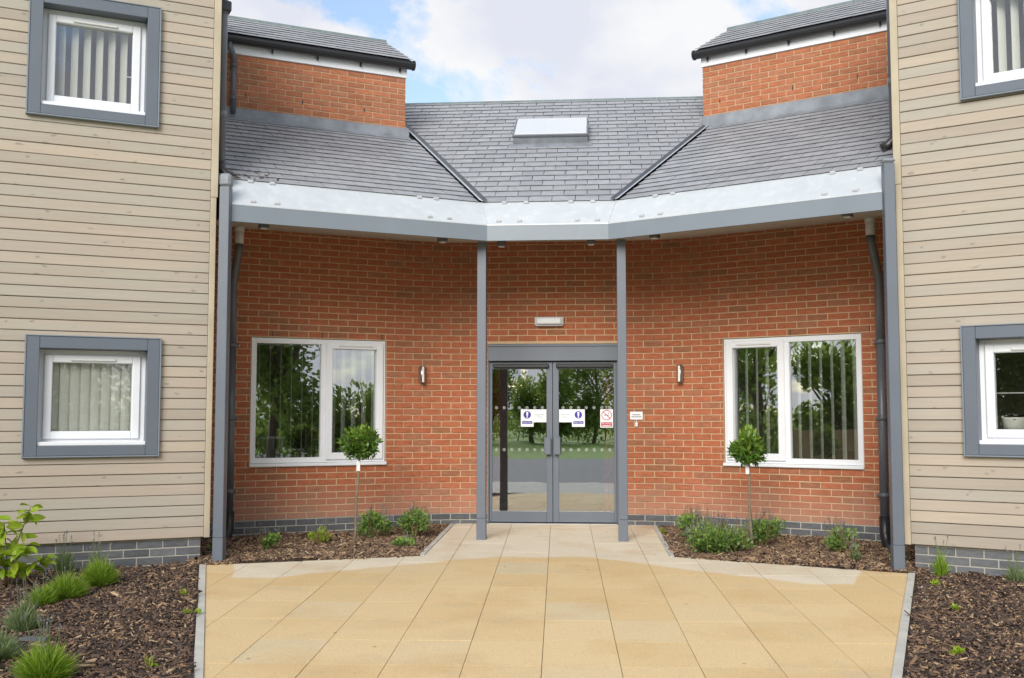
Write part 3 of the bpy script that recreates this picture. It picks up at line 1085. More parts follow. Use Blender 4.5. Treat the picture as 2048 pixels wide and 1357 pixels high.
def face_M(F, a, o, z):
    """matrix for flat lettering facing outwards"""
    X = F.a if F is FC else F.a * 1.0
    if (X.cross(Vector((0, 0, 1)))).dot(F.n) < 0: X = -X
    Z = F.n; Y = Vector((0, 0, 1))
    p = F.w(a, o, z)
    return Matrix(((X.x, Y.x, Z.x, p.x), (X.y, Y.y, Z.y, p.y), (X.z, Y.z, Z.z, p.z), (0, 0, 0, 1)))


def disc(r, n=28, r2=None):
    m2 = MB()
    if r2 is None:
        m2.poly([(r * math.cos(2 * math.pi * k / n), r * math.sin(2 * math.pi * k / n), 0) for k in range(n)])
    else:
        for k in range(n):
            a, b = 2 * math.pi * k / n, 2 * math.pi * (k + 1) / n
            m2.poly([(r2 * math.cos(a), r2 * math.sin(a), 0), (r * math.cos(a), r * math.sin(a), 0), (r * math.cos(b), r * math.sin(b), 0), (r2 * math.cos(b), r2 * math.sin(b), 0)])
    return m2


def rect(w, h, th=.0):
    m2 = MB(); m2.poly([(-w / 2, -h / 2, 0), (w / 2, -h / 2, 0), (w / 2, h / 2, 0), (-w / 2, h / 2, 0)]); return m2


OG = -.0535
for s, side in ((-1, 'left'), (1, 'right')):
    # L-shaped sticker: symbol column on the outside, words towards the meeting stiles
    xin = (XM - .074) if s < 0 else (XM + .074)
    xo = xin + s * .300
    xc = xo - s * .075
    t = thing('door_sign', FC.w(xc, OG, 1.12), 'white keep clear sticker with blue circle on the %s door pane' % side, 'sign')
    m2 = MB(); m2.box(-xin, -(xo - s * .149), -.0006, .0006, 1.175, 1.325); m2.box(-(xo - s * .1495), -xo, -.0007, .0007, 1.122, 1.325)
    m2.build('panel', M_SIGNW, t, FC.M @ Matrix.Translation((0, OG, 0)))
    disc(.044).build('blue_circle', M_SIGNB, t, face_M(FC, xc, OG + .0014, 1.262))
    m2 = MB(); m2.poly([(-.009, -.012, 0), (.009, -.012, 0), (.012, .034, 0), (-.012, .034, 0)]); m2.poly([(.009 * math.cos(k * .6283), -.026 + .009 * math.sin(k * .6283), 0) for k in range(10)])
    m2.build('exclamation_mark', M_SIGNW, t, face_M(FC, xc, OG + .0022, 1.262))
    rect(.118, .032).build('blue_band', M_SIGNB, t, face_M(FC, xc, OG + .0014, 1.172))
    add('lettering', text_mesh('Keep Clear', .022, M_SIGNW), None, t, face_M(FC, xc, OG + .0022, 1.172))
    xt = (xin + xo - s * .149) / 2
    add('lettering', text_mesh('Automatic\nDoor', .027, M_SIGNG), None, t, face_M(FC, xt, OG + .0014, 1.25))
xs_ = .612
t = thing('no_smoking_sign', FC.w(xs_, OG, 1.12), 'white no smoking sticker with red ring on the right door', 'sign')
rect(.148, .212).build('panel', M_SIGNW, t, face_M(FC, xs_, OG, 1.219))
disc(.060, 32, .051).build('red_ring', M_SIGNR, t, face_M(FC, xs_, OG + .0016, 1.258))
m2 = MB(); m2.poly([(-.040, .034, 0), (-.034, .040, 0), (.040, -.034, 0), (.034, -.040, 0)]); m2.build('red_slash', M_SIGNR, t, face_M(FC, xs_, OG + .0020, 1.258))
m2 = MB(); m2.poly([(-.032, -.006, 0), (.018, -.006, 0), (.018, .004, 0), (-.032, .004, 0)]); m2.poly([(.021, -.006, 0), (.030, -.006, 0), (.030, .004, 0), (.021, .004, 0)]); m2.poly([(.020, .010, 0), (.028, .012, 0), (.024, .030, 0), (.017, .026, 0)]); m2.build('cigarette_symbol', M_SIGNG, t, face_M(FC, xs_, OG + .0012, 1.258))
rect(.128, .052).build('red_band', M_SIGNR, t, face_M(FC, xs_, OG + .0014, 1.150))
add('lettering', text_mesh('No smoking', .023, M_SIGNW), None, t, face_M(FC, xs_, OG + .0022, 1.163))
m2 = MB()
for q in (0, 1): m2.poly([(-.05, -.004 - q * .009, 0), (.05, -.004 - q * .009, 0), (.05, .001 - q * .009, 0), (-.05, .001 - q * .009, 0)])
m2.build('small_print', M_SIGNW, t, face_M(FC, xs_, OG + .0022, 1.142))

# wall sign and bell push right of the doors (on the bend)
p, an = wall_pt(.955, .0)
MS = rot_front(p, an, 0)
t = thing('wall_sign', (p.x, p.y, 1.20), 'small white notice on the brick beside the right door post', 'sign')
m2 = MB(); m2.box(-.073, .073, .001, .008, 1.205, 1.298, .003); m2.build('panel', M_SIGNW, t, MS)
m2 = MB()
for z_, w_ in ((1.262, .045), (1.238, .058)): m2.box(-w_, w_, .0082, .0088, z_ - .005, z_ + .005)
m2.build('small_print', M_SIGNG, t, MS)
t = thing('bell_push', (p.x, p.y, 1.12), 'tiny white bell push below the small notice', 'bell push')
m2 = MB(); m2.box(-.015, .015, .001, .02, 1.125, 1.175, .004); m2.box(-.003, .003, .001, .006, 1.1755, 1.204); m2.build('body', M_WHITE, t, MS)
m2 = MB(); m2.box(-.006, .006, .0202, .023, 1.142, 1.156); m2.build('button', M_OFFW, t, MS)

# bulkhead light over the doors
t = thing('bulkhead_light', FC.w(-.05, 0, 2.29), 'white rectangular bulkhead light on the brick above the doors', 'light')
m2 = MB(); FC.box(m2, -.222, .118, .001, .05, 2.305, 2.405, .012); m2.build('base', M_OFFW, t, FC.M)
m2 = MB(); FC.box(m2, -.200, .096, .0505, .085, 2.315, 2.395, .014); m2.build('diffuser', M_WHITE, t, FC.M)
m2 = MB(); FC.box(m2, -.21, .105, .012, .06, 2.296, 2.3045, .002); m2.build('lower_rim', M_PIPEL, t, FC.M)

# up-and-down wall lamps
for s, a, lb in ((-1, .232, 'slim steel wall lamp between the left window and the doors'), (1, .150, 'slim steel wall lamp between the doors and the right window')):
    p, an = wall_pt(s * (XS + ARC * .5 + (a - 0) * .985 + .0), 0) if a < TF else (None, None)
    MS = rot_front(p, an, 0)
    t = thing('wall_lamp', (p.x, p.y, 1.63), lb, 'lamp', 'steel wall lamps')
    m2 = MB(); m2.box(-.034, .034, .001, .035, 1.645, 1.815, .004); m2.build('back_plate', M_PIPE, t, MS)
    m2 = MB(); m2.tube([(0, .055, 1.632), (0, .055, 1.828)], .034, 18); m2.build('body', M_STEEL, t, MS, True)
    m2 = MB(); m2.box(-.012, .012, .086, .0915, 1.640, 1.82, .002); m2.build('face', M_LAMPF, t, MS)

# ------------------------------------------------------------------ roof of the entrance building
PM, PS = R(30), R(27.5)
TM, TS = math.tan(PM), math.tan(PS)
KV = (TM / TS - c30) / .5                      # plan slope of the valleys
EX, EY, EZ = .72, -1.15, 3.53                  # lower corner of the slates at the mitres
FX, FY, FZ0, FZ1 = .63, -1.50, 3.068, 3.225    # fascia mitre, bottom and top
LEN = {-1: 2.655, 1: 2.830}                    # length of the side fascias from the mitre
dirA = {s: Vector((s * c30, -s30, 0)) for s in (-1, 1)}
UP = {s: Vector((s * s30, c30, 0)) for s in (-1, 1)}
RZ = 5.80; RYD = (RZ - EZ) / TM                # ridge height and its distance behind the eaves line

# soffit
frontL = Vector((-FX, FY, 0)) + dirA[-1] * LEN[-1]; frontR = Vector((FX, FY, 0)) + dirA[1] * LEN[1]
front = [frontL + UP[-1] * .012, Vector((-FX - .003, FY + .012, 0)), Vector((FX + .003, FY + .012, 0)), frontR + UP[1] * .012]
m2 = MB()
ss = [-S_TOT, -(XS + ARC)] + [-(XS + ARC * k / 6) for k in range(5, -1, -1)] + [XS + ARC * k / 6 for k in range(7)] + [S_TOT]
prevq = None
for q_ in ss:
    wp = wall_pt(q_, -.03)[0]
    t_ = min(1, max(0, (abs(q_) - XS - ARC) / (S_TOT - XS - ARC)))
    fp = front[1].lerp(front[0], t_) if q_ < 0 else front[2].lerp(front[3], t_)
    cur = ((fp.x, fp.y, 3.082), (wp.x, wp.y, 3.300))
    if prevq: m2.prism([prevq[0], cur[0], cur[1], prevq[1]], (0, 0, .015))
    prevq = cur
m2.build('soffit', M_SOFFIT, EB)
# fascia boards
fb = [frontL + UP[-1] * .03, Vector((-FX - .0077, FY + .03, 0)), Vector((FX + .0077, FY + .03, 0)), frontR + UP[1] * .03]
ff = [frontL, Vector((-FX, FY, 0)), Vector((FX, FY, 0)), frontR]
for i in range(3):
    m2 = MB(); q = [ff[i], ff[i + 1], fb[i + 1], fb[i]]
    m2.prism([(v.x, v.y, FZ0) for v in q], (0, 0, FZ1 - FZ0))
    m2.build('fascia', M_GREYL, EB)
# zinc apron above the fascia
tl = [Vector((-EX, EY, 0)) + dirA[-1] * (LEN[-1] + .03), Vector((-EX, EY, 0)), Vector((EX, EY, 0)), Vector((EX, EY, 0)) + dirA[1] * (LEN[1] + .035)]
aprons = []
for i in range(3):
    m2 = MB()
    q = [(ff[i].x, ff[i].y, FZ1 + .002), (ff[i + 1].x, ff[i + 1].y, FZ1 + .002), (tl[i + 1].x, tl[i + 1].y, EZ), (tl[i].x, tl[i].y, EZ)]
    m2.prism(q, (0, 0, -.012 if False else .012))
    aprons.append(m2.build('apron', M_ZINC, EB))
# seams at the mitres
for s in (-1, 1):
    m2 = MB(); m2.tube([(s * FX, FY, FZ1 + .017), (s * EX, EY, EZ + .015)], .004, 6); m2.build('seam', M_PIPEL, aprons[1])
# snow-guard clips on the apron, in pairs along its top and bottom edges
def lerp(a, b, t): return a + (b - a) * t


clipm = MB(); clipm.box(-.026, .026, -.015, .015, 0, .026, .005)
clipme = clipm.mesh('clip'); clipme.materials.append(M_PIPEL)
fr = {0: ((.075, .155, .73, .80), (.085, .17, .76, .84)), 1: ((.165, .33, .665, .83), (.10, .27, .74, .905)), 2: ((.165, .235, .815, .905), (.135, .21, .80, .90))}
for i in range(3):
    for row, (tt, hh) in enumerate(zip(fr[i], (.93, .10))):
        for t_ in tt:
            t2 = t_ if i != 0 else t_
            a, b = lerp(ff[i], ff[i + 1], t2), lerp(tl[i], tl[i + 1], t2)
            p = lerp(a, b, hh); z = FZ1 + (EZ - FZ1) * hh + .012
            ang = 0 if i == 1 else (R(30) if i == 0 else R(-30))
            link(bpy.data.objects.new('clip', clipme), aprons[i], Matrix.Translation((p.x, p.y, z)) @ Matrix.Rotation(ang, 4, 'Z') @ Matrix.Rotation(R(20), 4, 'X'))

# slates
SWD, GA = .252, .186
slv = []
for k in range(10):
    m2 = MB(); g = rnd.random()
    w = SWD - .007
    tl_ = .0
    j = lambda: rnd.uniform(-.0015, .0015)
    v = [(-w / 2 + j(), -.002 + j(), .018), (w / 2 + j(), -.002 + j(), .018), (w / 2, GA * 1.35, .002), (-w / 2, GA * 1.35, .002)]
    m2.prism(v, (0, 0, .005), g)
    me = m2.mesh('slate'); me.materials.append(M_SLATE); slv.append((me, g))


def roof_frame(o, ux, up_h, pitch):
    """matrix: local x along the eaves, y up the slope, z normal"""
    X = Vector(ux).normalized()
    Y = Vector(up_h).normalized() * math.cos(pitch) + Vector((0, 0, math.sin(pitch)))
    Z = X.cross(Y)
    if Z.z < 0: X = -X; Z = X.cross(Y)
    o = Vector(o)
    return Matrix(((X.x, Y.x, Z.x, o.x), (X.y, Y.y, Z.y, o.y), (X.z, Y.z, Z.z, o.z), (0, 0, 0, 1))), X


def slate_roof(parent, Mf, hps, u0, u1, v1, quota, name='slate', hole=None, wd=SWD, ga=GA, crop_hint=None):
    rest = MB()
    full, cut_ = [], []
    rows = int(v1 / ga) + 1
    for r_ in range(rows):
        v = r_ * ga
        off = (wd / 2 if r_ % 2 else 0) + .03
        n0, n1 = int(u0 / wd) - 2, int(u1 / wd) + 2
        for i in range(n0, n1):
            ua, ub = i * wd + off + .002, (i + 1) * wd + off - .002
            q = [(ua, v - .002), (ub, v - .002), (ub, v + ga * 1.35), (ua, v + ga * 1.35)]
            c = clip(q, hps)
            if not c or area(c) < .15 * wd * ga: continue
            if hole and hole[0] + .03 < ua and ub < hole[1] - .03 and hole[2] + .03 < v and v + ga < hole[3] - .03: continue
            if abs(area(c) - area(q)) < 1e-6:
                full.append(((ua + ub) / 2, v))
            else:
                cut_.append((c, v))
    P0_ = Mf.translation
    full.sort(key=lambda q: ((Mf @ Vector((q[0], q[1], 0))) - CAMV).length)
    for k, (u, v) in enumerate(full):
        me, g = slv[rnd.randrange(len(slv))]
        M = Mf @ Matrix.Translation((u, v, rnd.uniform(0, .002))) @ Matrix.Rotation(rnd.gauss(0, .004), 4, 'Z')
        if wd != SWD: M = M @ Matrix.Diagonal((wd / SWD, ga / GA, 1, 1))
        if k < quota:
            link(bpy.data.objects.new(name, me), parent, M)
        else:
            b = len(rest.v); rest.v += [tuple(M @ vv.co) for vv in me.vertices]
            rest.f += [tuple(b + i for i in p.vertices) for p in me.polygons]; rest.t += [g] * len(me.polygons)
    for c, v in cut_:
        rest.prism([Mf @ Vector((x, y, .018 - .016 * max(0, (y - v)) / (ga * 1.35))) for x, y in c], (Mf.to_3x3() @ Vector((0, 0, .006))), rnd.random())
    if rest.f:
        o = rest.build('slating', M_SLATE, parent); o['kind'] = 'stuff'


def roof_deck(parent, name, pts3, mat=M_UNDER, th=-.04):
    m2 = MB(); m2.prism(pts3, (0, 0, th)); return m2.build(name, mat, parent)


# middle roof
yv = RYD
deckM = roof_deck(EB, 'roof', [(-EX, EY, EZ - .004), (EX, EY, EZ - .004), (EX + KV * yv, EY + yv, RZ - .004), (-EX - KV * yv, EY + yv, RZ - .004)])
deckM['label'] = 'grey slate roof slope over the entrance'
Mm, Xm = roof_frame((0, EY, EZ), (1, 0, 0), (0, 1, 0), PM)
cpm = math.cos(PM)
hm = [hp((EX - .03, 0), (EX - .03 + KV * 4, 4 / cpm)), hp((-EX + .03 - KV * 4, 4 / cpm), (-EX + .03, 0)), (0, RYD / cpm, 0, 1)]
SKX0, SKX1, SKY0, SKY1 = -.545, .41, .80, 1.50
hole = (SKX0 - .02, SKX1 + .02, (SKY0 - EY) / cpm - .02, (SKY1 - EY) / cpm + .02)
slate_roof(deckM, Mm, hm, -3, 3, RYD / cpm, 150, hole=hole)
# back slope and ridge
m2 = MB(); m2.prism([(-4, EY + yv, RZ - .01), (4, EY + yv, RZ - .01), (4, EY + yv + 4, RZ - 2.3), (-4, EY + yv + 4, RZ - 2.3)], (0, 0, -.04)); m2.build('rear_slope', M_SLATE, EB)
for k in range(-7, 7):
    m2 = MB(); m2.tube([(k * .46 + .004, EY + yv + .01, RZ - .02), ((k + 1) * .46 - .004, EY + yv + .01, RZ - .02)], .06, 10); m2.build('ridge_tile', M_RIDGE, EB, smooth=False)
# skylight
yk = lambda y: EZ + (y - EY) * TM
t_ = MB()
vk0, vk1 = (SKY0 - EY) / cpm, (SKY1 - EY) / cpm
t_.box(SKX0 + .008, SKX1 - .008, vk0 + .008, vk1 - .02, -.02, .105, .004)
sk = t_.build('skylight', M_LEAD, EB, Mm); sk['label'] = 'raised rooflight with a pale top on the slate roof'
m2 = MB()
m2.box(SKX0, SKX1, vk0, vk0 + .05, .106, .142, .006); m2.box(SKX0, SKX1, vk1 - .05, vk1, .106, .142, .006)
m2.box(SKX0, SKX0 + .05, vk0 + .0505, vk1 - .0505, .106, .1415, .006); m2.box(SKX1 - .05, SKX1, vk0 + .0505, vk1 - .0505, .106, .1415, .006)
m2.build('frame', M_PIPE, sk, Mm)
M_OPAL = plain('opal_rooflight', (.60, .63, .66), .15, var=.01)
m2 = MB(); m2.box(SKX0 + .022, SKX1 - .022, vk0 + .022, vk1 - .022, .137, .150, .008); m2.build('pane', M_OPAL, sk, Mm)
m2 = MB(); m2.box(SKX0 - .05, SKX1 + .05, vk0 - .13, vk0 + .02, .018, .026, .002); m2.build('lead_apron', M_LEAD, sk, Mm)

# side roofs
UB = {-1: 2.51, 1: 2.787}          # horizontal run from slate edge to the upper brick block
CA = {-1: -.012, 1: -.245}         # corner of the block along the wall
AE = {-1: 2.83, 1: 2.93}           # where the roof meets the timber wing
for s in (-1, 1):
    o = Vector((s * EX, EY, EZ))
    run = UB[s] + .25
    kb = (KV * c30 - s30) / (KV * s30 + c30)          # drift of the valley along a per unit run
    Ms, Xs = roof_frame(o, dirA[s], UP[s], PS)
    sx = 1 if Xs.dot(dirA[s]) > 0 else -1
    w3 = lambda a, r_: o + dirA[s] * a + UP[s] * r_ + Vector((0, 0, r_ * TS - .004))
    dk = roof_deck(EB, 'roof', [w3(0, 0), w3(AE[s], 0), w3(AE[s], run), w3(kb * run, run)])
    dk['label'] = '%s slate roof slope between the timber wing and the valley' % ('left' if s < 0 else 'right')
    cps = math.cos(PS)
    L = run / cps
    # valley half-plane in local coordinates
    if sx > 0: hv = hp((kb * L * cps + .05, L), (.05, 0))
    else: hv = hp((-.05, 0), (-kb * L * cps - .05, L))
    hpL = [hv, (sx * AE[s], 0, sx, 0), (0, UB[s] / cps - .05, 0, 1)]
    slate_roof(dk, Ms, hpL, -3.2, 3.2, UB[s] / cps, 75)
    # valley liner: a dark channel with a pale upstand on its outer side
    v0 = Vector((s * (EX - .012), EY - .03, EZ + .008)); vd = Vector((s * KV, 1, TM))
    side = Vector((s, 0, 0))
    m2 = MB()
    q0, q1 = v0, v0 + vd * (RYD * .80)
    m2.prism([q0 - side * .05 + Vector((0, 0, .020)), q0 + Vector((0, 0, .010)), q1 + Vector((0, 0, .010)), q1 - side * .05 + Vector((0, 0, .020))], (0, 0, .006))
    vl = m2.build('valley', M_VALLEY, EB)
    m2 = MB()
    m2.prism([q0 + side * .002 + Vector((0, 0, .012)), q0 + side * .045 + Vector((0, 0, .034)), q1 + side * .045 + Vector((0, 0, .034)), q1 + side * .002 + Vector((0, 0, .012))], (0, 0, .006))
    m2.build('upstand', M_VALLEYL, vl)
# lead saddles at the outer ends
for s in (-1, 1):
    q = tl[0] if s < 0 else tl[3]
    m2 = MB()
    c = q + dirA[s] * .075 + UP[s] * (-.01)
    m2.tube([(c.x - UP[s].x * .16, c.y - UP[s].y * .16, EZ - .06), (c.x, c.y, EZ + .035), (c.x + UP[s].x * .3, c.y + UP[s].y * .3, EZ + .20)], [.055, .075, .05], 8)
    m2.build('lead_saddle', M_LEAD, EB, smooth=True)
# leaf litter and broken slate in the left gutter corner
m2 = MB()
o = Vector((-EX, EY, EZ))
for k in range(30):
    a = 2.78 - abs(rnd.gauss(0, .28)); r_ = abs(rnd.gauss(.10, .12))
    c = o + dirA[-1] * a + UP[-1] * r_ + Vector((0, 0, r_ * TS + .03))
    th = rnd.uniform(0, 6.28); L = rnd.uniform(.010, .030)
    d1 = Vector((math.cos(th), math.sin(th), .2)) * L; d2 = Vector((-math.sin(th), math.cos(th), .35)) * L * .45
    m2.prism([c - d1 - d2, c + d1 - d2, c + d1 + d2, c - d1 + d2], (0, 0, .006), rnd.uniform(.1, .8))
tag(m2.build('roof_debris', M_CHIP), 'brown leaf litter on the slates beside the left timber wing', kind='stuff')

# soffit downlights
for (x, y), lb in (((-2.71, -2.45), 'small soffit downlight nearest the left timber wing'), ((-1.1, -1.5), 'small soffit downlight left of the left inner post'), ((-.51, -1.16), 'small soffit downlight just right of the left inner post'),
                   ((.45, -1.22), 'small soffit downlight just left of the right inner post'), ((1.1, -1.57), 'small soffit downlight right of the right inner post'), ((2.80, -2.60), 'small soffit downlight nearest the right timber wing')):
    t = thing('soffit_light', (x, y, 3.05), lb, 'light', 'soffit downlights')
    ang = 0 if abs(x) < .8 else (R(30) if x < 0 else R(-30))
    MM = Matrix.Translation((x, y, 0)) @ Matrix.Rotation(ang, 4, 'Z')
    m2 = MB(); m2.box(-.045, .045, -.045, .045, 3.062, 3.128, .006); m2.build('housing', M_PIPE, t, MM)
    m2 = MB(); m2.box(-.032, .032, -.032, .032, 3.054, 3.0615, .003); m2.build('lens', M_OFFW, t, MM)

# posts
def post(x, y, zt, w, label, ang=0):
    zb_ = gz(y) + .001
    t = thing('canopy_post', (x, y, zb_), label, 'post', 'grey canopy posts')
    MM = Matrix.Translation((x, y, 0)) @ Matrix.Rotation(ang, 4, 'Z')
    m2 = MB(); m2.box(-w / 2, w / 2, -w / 2, w / 2, zb_ + .22, zt, .004); m2.build('shaft', M_GREY, t, MM)
    m2 = MB(); m2.box(-w / 2 - .0015, w / 2 + .0015, -w / 2 - .0015, w / 2 + .0015, zb_ - .08, zb_ + .219, .004); m2.build('foot', M_GREY, t, MM)
    return t


post(-.707, -1.27, 3.0915, .095, 'left inner grey post of the canopy beside the doors')
post(.765, -1.30, 3.0915, .095, 'right inner grey post of the canopy beside the doors')
for s, a, lb in ((-1, 2.805, 'outer grey post beside the left timber wing'), (1, 2.963, 'outer grey post beside the right timber wing')):
    p = FS[s].w(a + .012, 1.66, 0)
    t = post(p.x, p.y, 3.385 if s < 0 else 3.47, .094, lb)
    zc_ = 3.386 if s < 0 else 3.471
    m2 = MB(); m2.box(-.054, .056, -.056, .056, zc_, zc_ + (.12 if s < 0 else .045), .02); m2.build('lead_cap', M_LEAD, t, Matrix.Translation((p.x, p.y, 0)))

# downpipes from the canopy
for s, side in ((-1, 'left'), (1, 'right')):
    F = FS[s]
    t = thing('downpipe', F.w(2.43, .12, 0), 'dark round downpipe on the %s brick wall behind the outer post' % side, 'pipe')
    P = [(2.43, .34, 3.29), (2.43, .34, 3.07), (2.43, .32, 3.00), (2.44, .15, 2.72), (2.44, .12, 2.62), (2.44, .12, 2.0), (2.44, .12, .22)]
    W_ = [F.w(*p) for p in P]
    m2 = MB(); m2.tube([W_[0], W_[1]], .048, 14); m2.build('outlet', M_PIPEL, t, smooth=True)
    m2 = MB(); m2.tube([W_[0], W_[0] + Vector((0, 0, -.09))], .053, 14); m2.build('collar', M_PIPEL, t, smooth=True)
    m2 = MB(); m2.tube(W_[1:5] + [W_[5]], .044, 14); m2.build('swan_neck', M_PIPE, t, smooth=True)
    m2 = MB(); m2.tube(W_[5:], .043, 14); m2.build('shaft', M_PIPE, t, smooth=True)
    for z in (1.98, 1.20, .42):
        m2 = MB(); c = F.w(2.44, .12, z); m2.tube([c, c + Vector((0, 0, .05))], .049, 14); F.box(m2, 0, 0.0001, 0, .0001, 0, .0001)
        m2 = MB(); m2.tube([c, c + Vector((0, 0, .05))], .049, 14); m2.build('socket', M_PIPE, t, smooth=True)
        m2 = MB(); F.box(m2, 2.355, 2.525, .001, .075, z + .01, z + .035, .003); m2.build('bracket', M_PIPE, t, F.M)
        m2 = MB(); F.box(m2, 2.352, 2.366, .0755, .088, z + .014, z + .03, .003); m2.build('bolt', M_STEEL, t, F.M)
    m2 = MB(); m2.tube([F.w(2.44, .12, .235), F.w(2.44, .12, .06), F.w(2.47, .16, -.05), F.w(2.56, .28, -.10)], [.056, .053, .05, .05], 12); m2.build('gully_elbow', M_BLACK, t, smooth=True)

# ------------------------------------------------------------------ upper brick blocks either side
ZL = {-1: 4.835, 1: 4.98}
for s, side in ((-1, 'left'), (1, 'right')):
    o = Vector((s * EX, EY, 0)) + UP[s] * UB[s]
    F = Frame(o + dirA[s] * CA[s], dirA[s], -UP[s])      # a = 0 at the inner corner of the block
    z0, zb0, zt = ZL[s] - .35, ZL[s] + (.135 if s < 0 else .155), ZL[s] + (.805 if s < 0 else .82)
    LB = 3.1
    t = thing('brick_block', F.w(0, 0, ZL[s]), 'upper red brick storey with slate roof behind the %s timber wing' % side, 'building')
    m2 = MB(); F.box(m2, .006, LB, -2.6, -.006, z0, zt + .14)
    core = m2.build('wall', M_MORTAR, t, F.M)
    VU = brick_variants(M_BRICKU, 8, lambda g: g.random(), rnd)
    nco = int((zt - zb0 + .06) / CO) + 1
    for k in range(nco):
        z = zt - (k + 1) * CO + JT / 2
        off = 0 if k % 2 else BLEN / 2
        i = -1
        while True:
            a, b = i * BLEN + off, (i + 1) * BLEN + off - JT
            i += 1
            if a > 3.02: break
            a = max(a, 0)
            if b - a < .03: continue
            me, _ = VU[rnd.randrange(8)]
            M = F.at((a + b) / 2, rnd.uniform(-.001, .001), z) @ Matrix.Diagonal((b - a, 1, 1, 1))
            link(bpy.data.objects.new('brick', me), core, M)
    # end-wall bricks on the gable side are hidden from the forecourt; quoin faces come from the bricks' depth
    m2 = MB(); F.box(m2, -.012, LB, -.02, .022, zt + .001, zt + .165, .003); m2.build('fascia', M_WHITE, t, F.M)
    # gutter
    gy, gzz = .085, zt + .155
    m2 = MB(); m2.tube([(F.sg * -.075, gy, gzz), (F.sg * LB, gy, gzz)], .058, 12); m2.box(F.sg * -.07, F.sg * LB, .0, .12, gzz + .012, gzz + .045)
    gt = m2.build('gutter', M_BLACK, t, F.M)
    m2 = MB(); m2.tube([(F.sg * -.088, gy, gzz), (F.sg * -.066, gy, gzz)], .066, 12); m2.build('stop_end', M_BLACK, gt, F.M)
    for a in (.09, .62, 1.18, 1.75, 2.3):
        m2 = MB(); F.box(m2, a - .008, a + .008, .0225, .06, zt + .06, zt + .118); m2.build('bracket', M_BLACK, gt, F.M)
    # lead flashing
    zl = ZL[s]
    m2 = MB(); F.box(m2, -.03, LB, .011, .022, zl - .02, zb0 + .004, .003)
    fl = m2.build('lead_flashing', M_LEAD, t, F.M)
    m2 = MB()
    P = lambda a, oo, dz: F.w(a, oo, zl - oo * TS + dz)
    m2.prism([P(-.05, .0225, .028), P(LB, .0225, .028), P(LB, .13, .028), P(-.05, .13, .028)], (0, 0, .007)); m2.build('lead_skirt', M_LEAD, fl)
    m2 = MB(); F.box(m2, -.045, .0, .0225, .03, zl - .06, zb0 + .0, .003); m2.build('lead_corner', M_LEAD, fl, F.M)
    # weep slots
    for a in ((.55, 1.35, 2.05) if s < 0 else (.23, 1.2, 2.0)):
        m2 = MB(); F.box(m2, a, a + .012, 0, .0015, zb0 + .155 + .09 * a * 0, zb0 + .155 + .055); m2.build('weep_vent', M_BLACK, core, F.M)
    # roof of the block
    ze = zt + .20
    rise = (6.44 - ze) if s < 0 else (6.61 - ze)
    run2 = 1.12
    pitch = math.atan2(rise, run2)
    oo = F.w(-.05, .12, ze)
    Mr, Xr = roof_frame(oo, dirA[s], UP[s], pitch)
    sxx = 1 if Xr.dot(dirA[s]) > 0 else -1
    Lr = run2 / math.cos(pitch)
    dk = roof_deck(t, 'roof', [F.w(-.05, .12, ze - .004), F.w(LB, .12, ze - .004), F.w(LB, .12 - run2, ze + rise - .004), F.w(-.05, .12 - run2, ze + rise - .004)])
    slate_roof(dk, Mr, [(0, 0, -sxx, 0), (sxx * LB, 0, sxx, 0), (0, Lr, 0, 1)], min(0, sxx * LB), max(0, sxx * LB), Lr, 0)
    m2 = MB(); m2.prism([F.w(-.05, .12 - run2, ze + rise - .01), F.w(LB, .12 - run2, ze + rise - .01), F.w(LB, -2.6, ze + .1), F.w(-.05, -2.6, ze + .1)], (0, 0, -.04)); m2.build('rear_slope', M_SLATE, t)
    m2 = MB(); m2.prism([F.w(-.02, .1, ze - .02), F.w(-.02, .12 - run2, ze + rise - .03), F.w(-.02, -2.5, ze + .05)], dirA[s] * .05); m2.build('gable', M_OFFW, t)
    for k in range(7):
        m2 = MB(); a0_ = -.06 + k * .44
        m2.tube([F.w(a0_, .12 - run2, ze + rise + .0), F.w(a0_ + .434, .12 - run2, ze + rise + .0)], .045, 10); m2.build('ridge_tile', M_RIDGE, t)
    # small downpipe at the far end
    ap = 2.215 if s < 0 else 2.43
    dp = thing('downpipe', F.w(ap, .06, ZL[s]), 'thin black downpipe at the outer end of the %s upper brick wall' % side, 'pipe')
    m2 = MB(); m2.tube([F.w(ap + .06, gy, gzz - .02), F.w(ap + .06, gy, gzz - .10), F.w(ap, .05, gzz - .20), F.w(ap, .05, gzz - .30)], .034, 10); m2.build('swan_neck', M_PIPE, dp, smooth=True)
    m2 = MB(); m2.tube([F.w(ap, .05, gzz - .30), F.w(ap, .05, ZL[s] + .06)], .033, 10); m2.build('shaft', M_PIPE, dp, smooth=True)
    for zz in (gzz - .33, ZL[s] + .22):
        m2 = MB(); m2.tube([F.w(ap, .05, zz), F.w(ap, .05, zz + .04)], .039, 10); m2.build('socket', M_PIPE, dp, smooth=True)

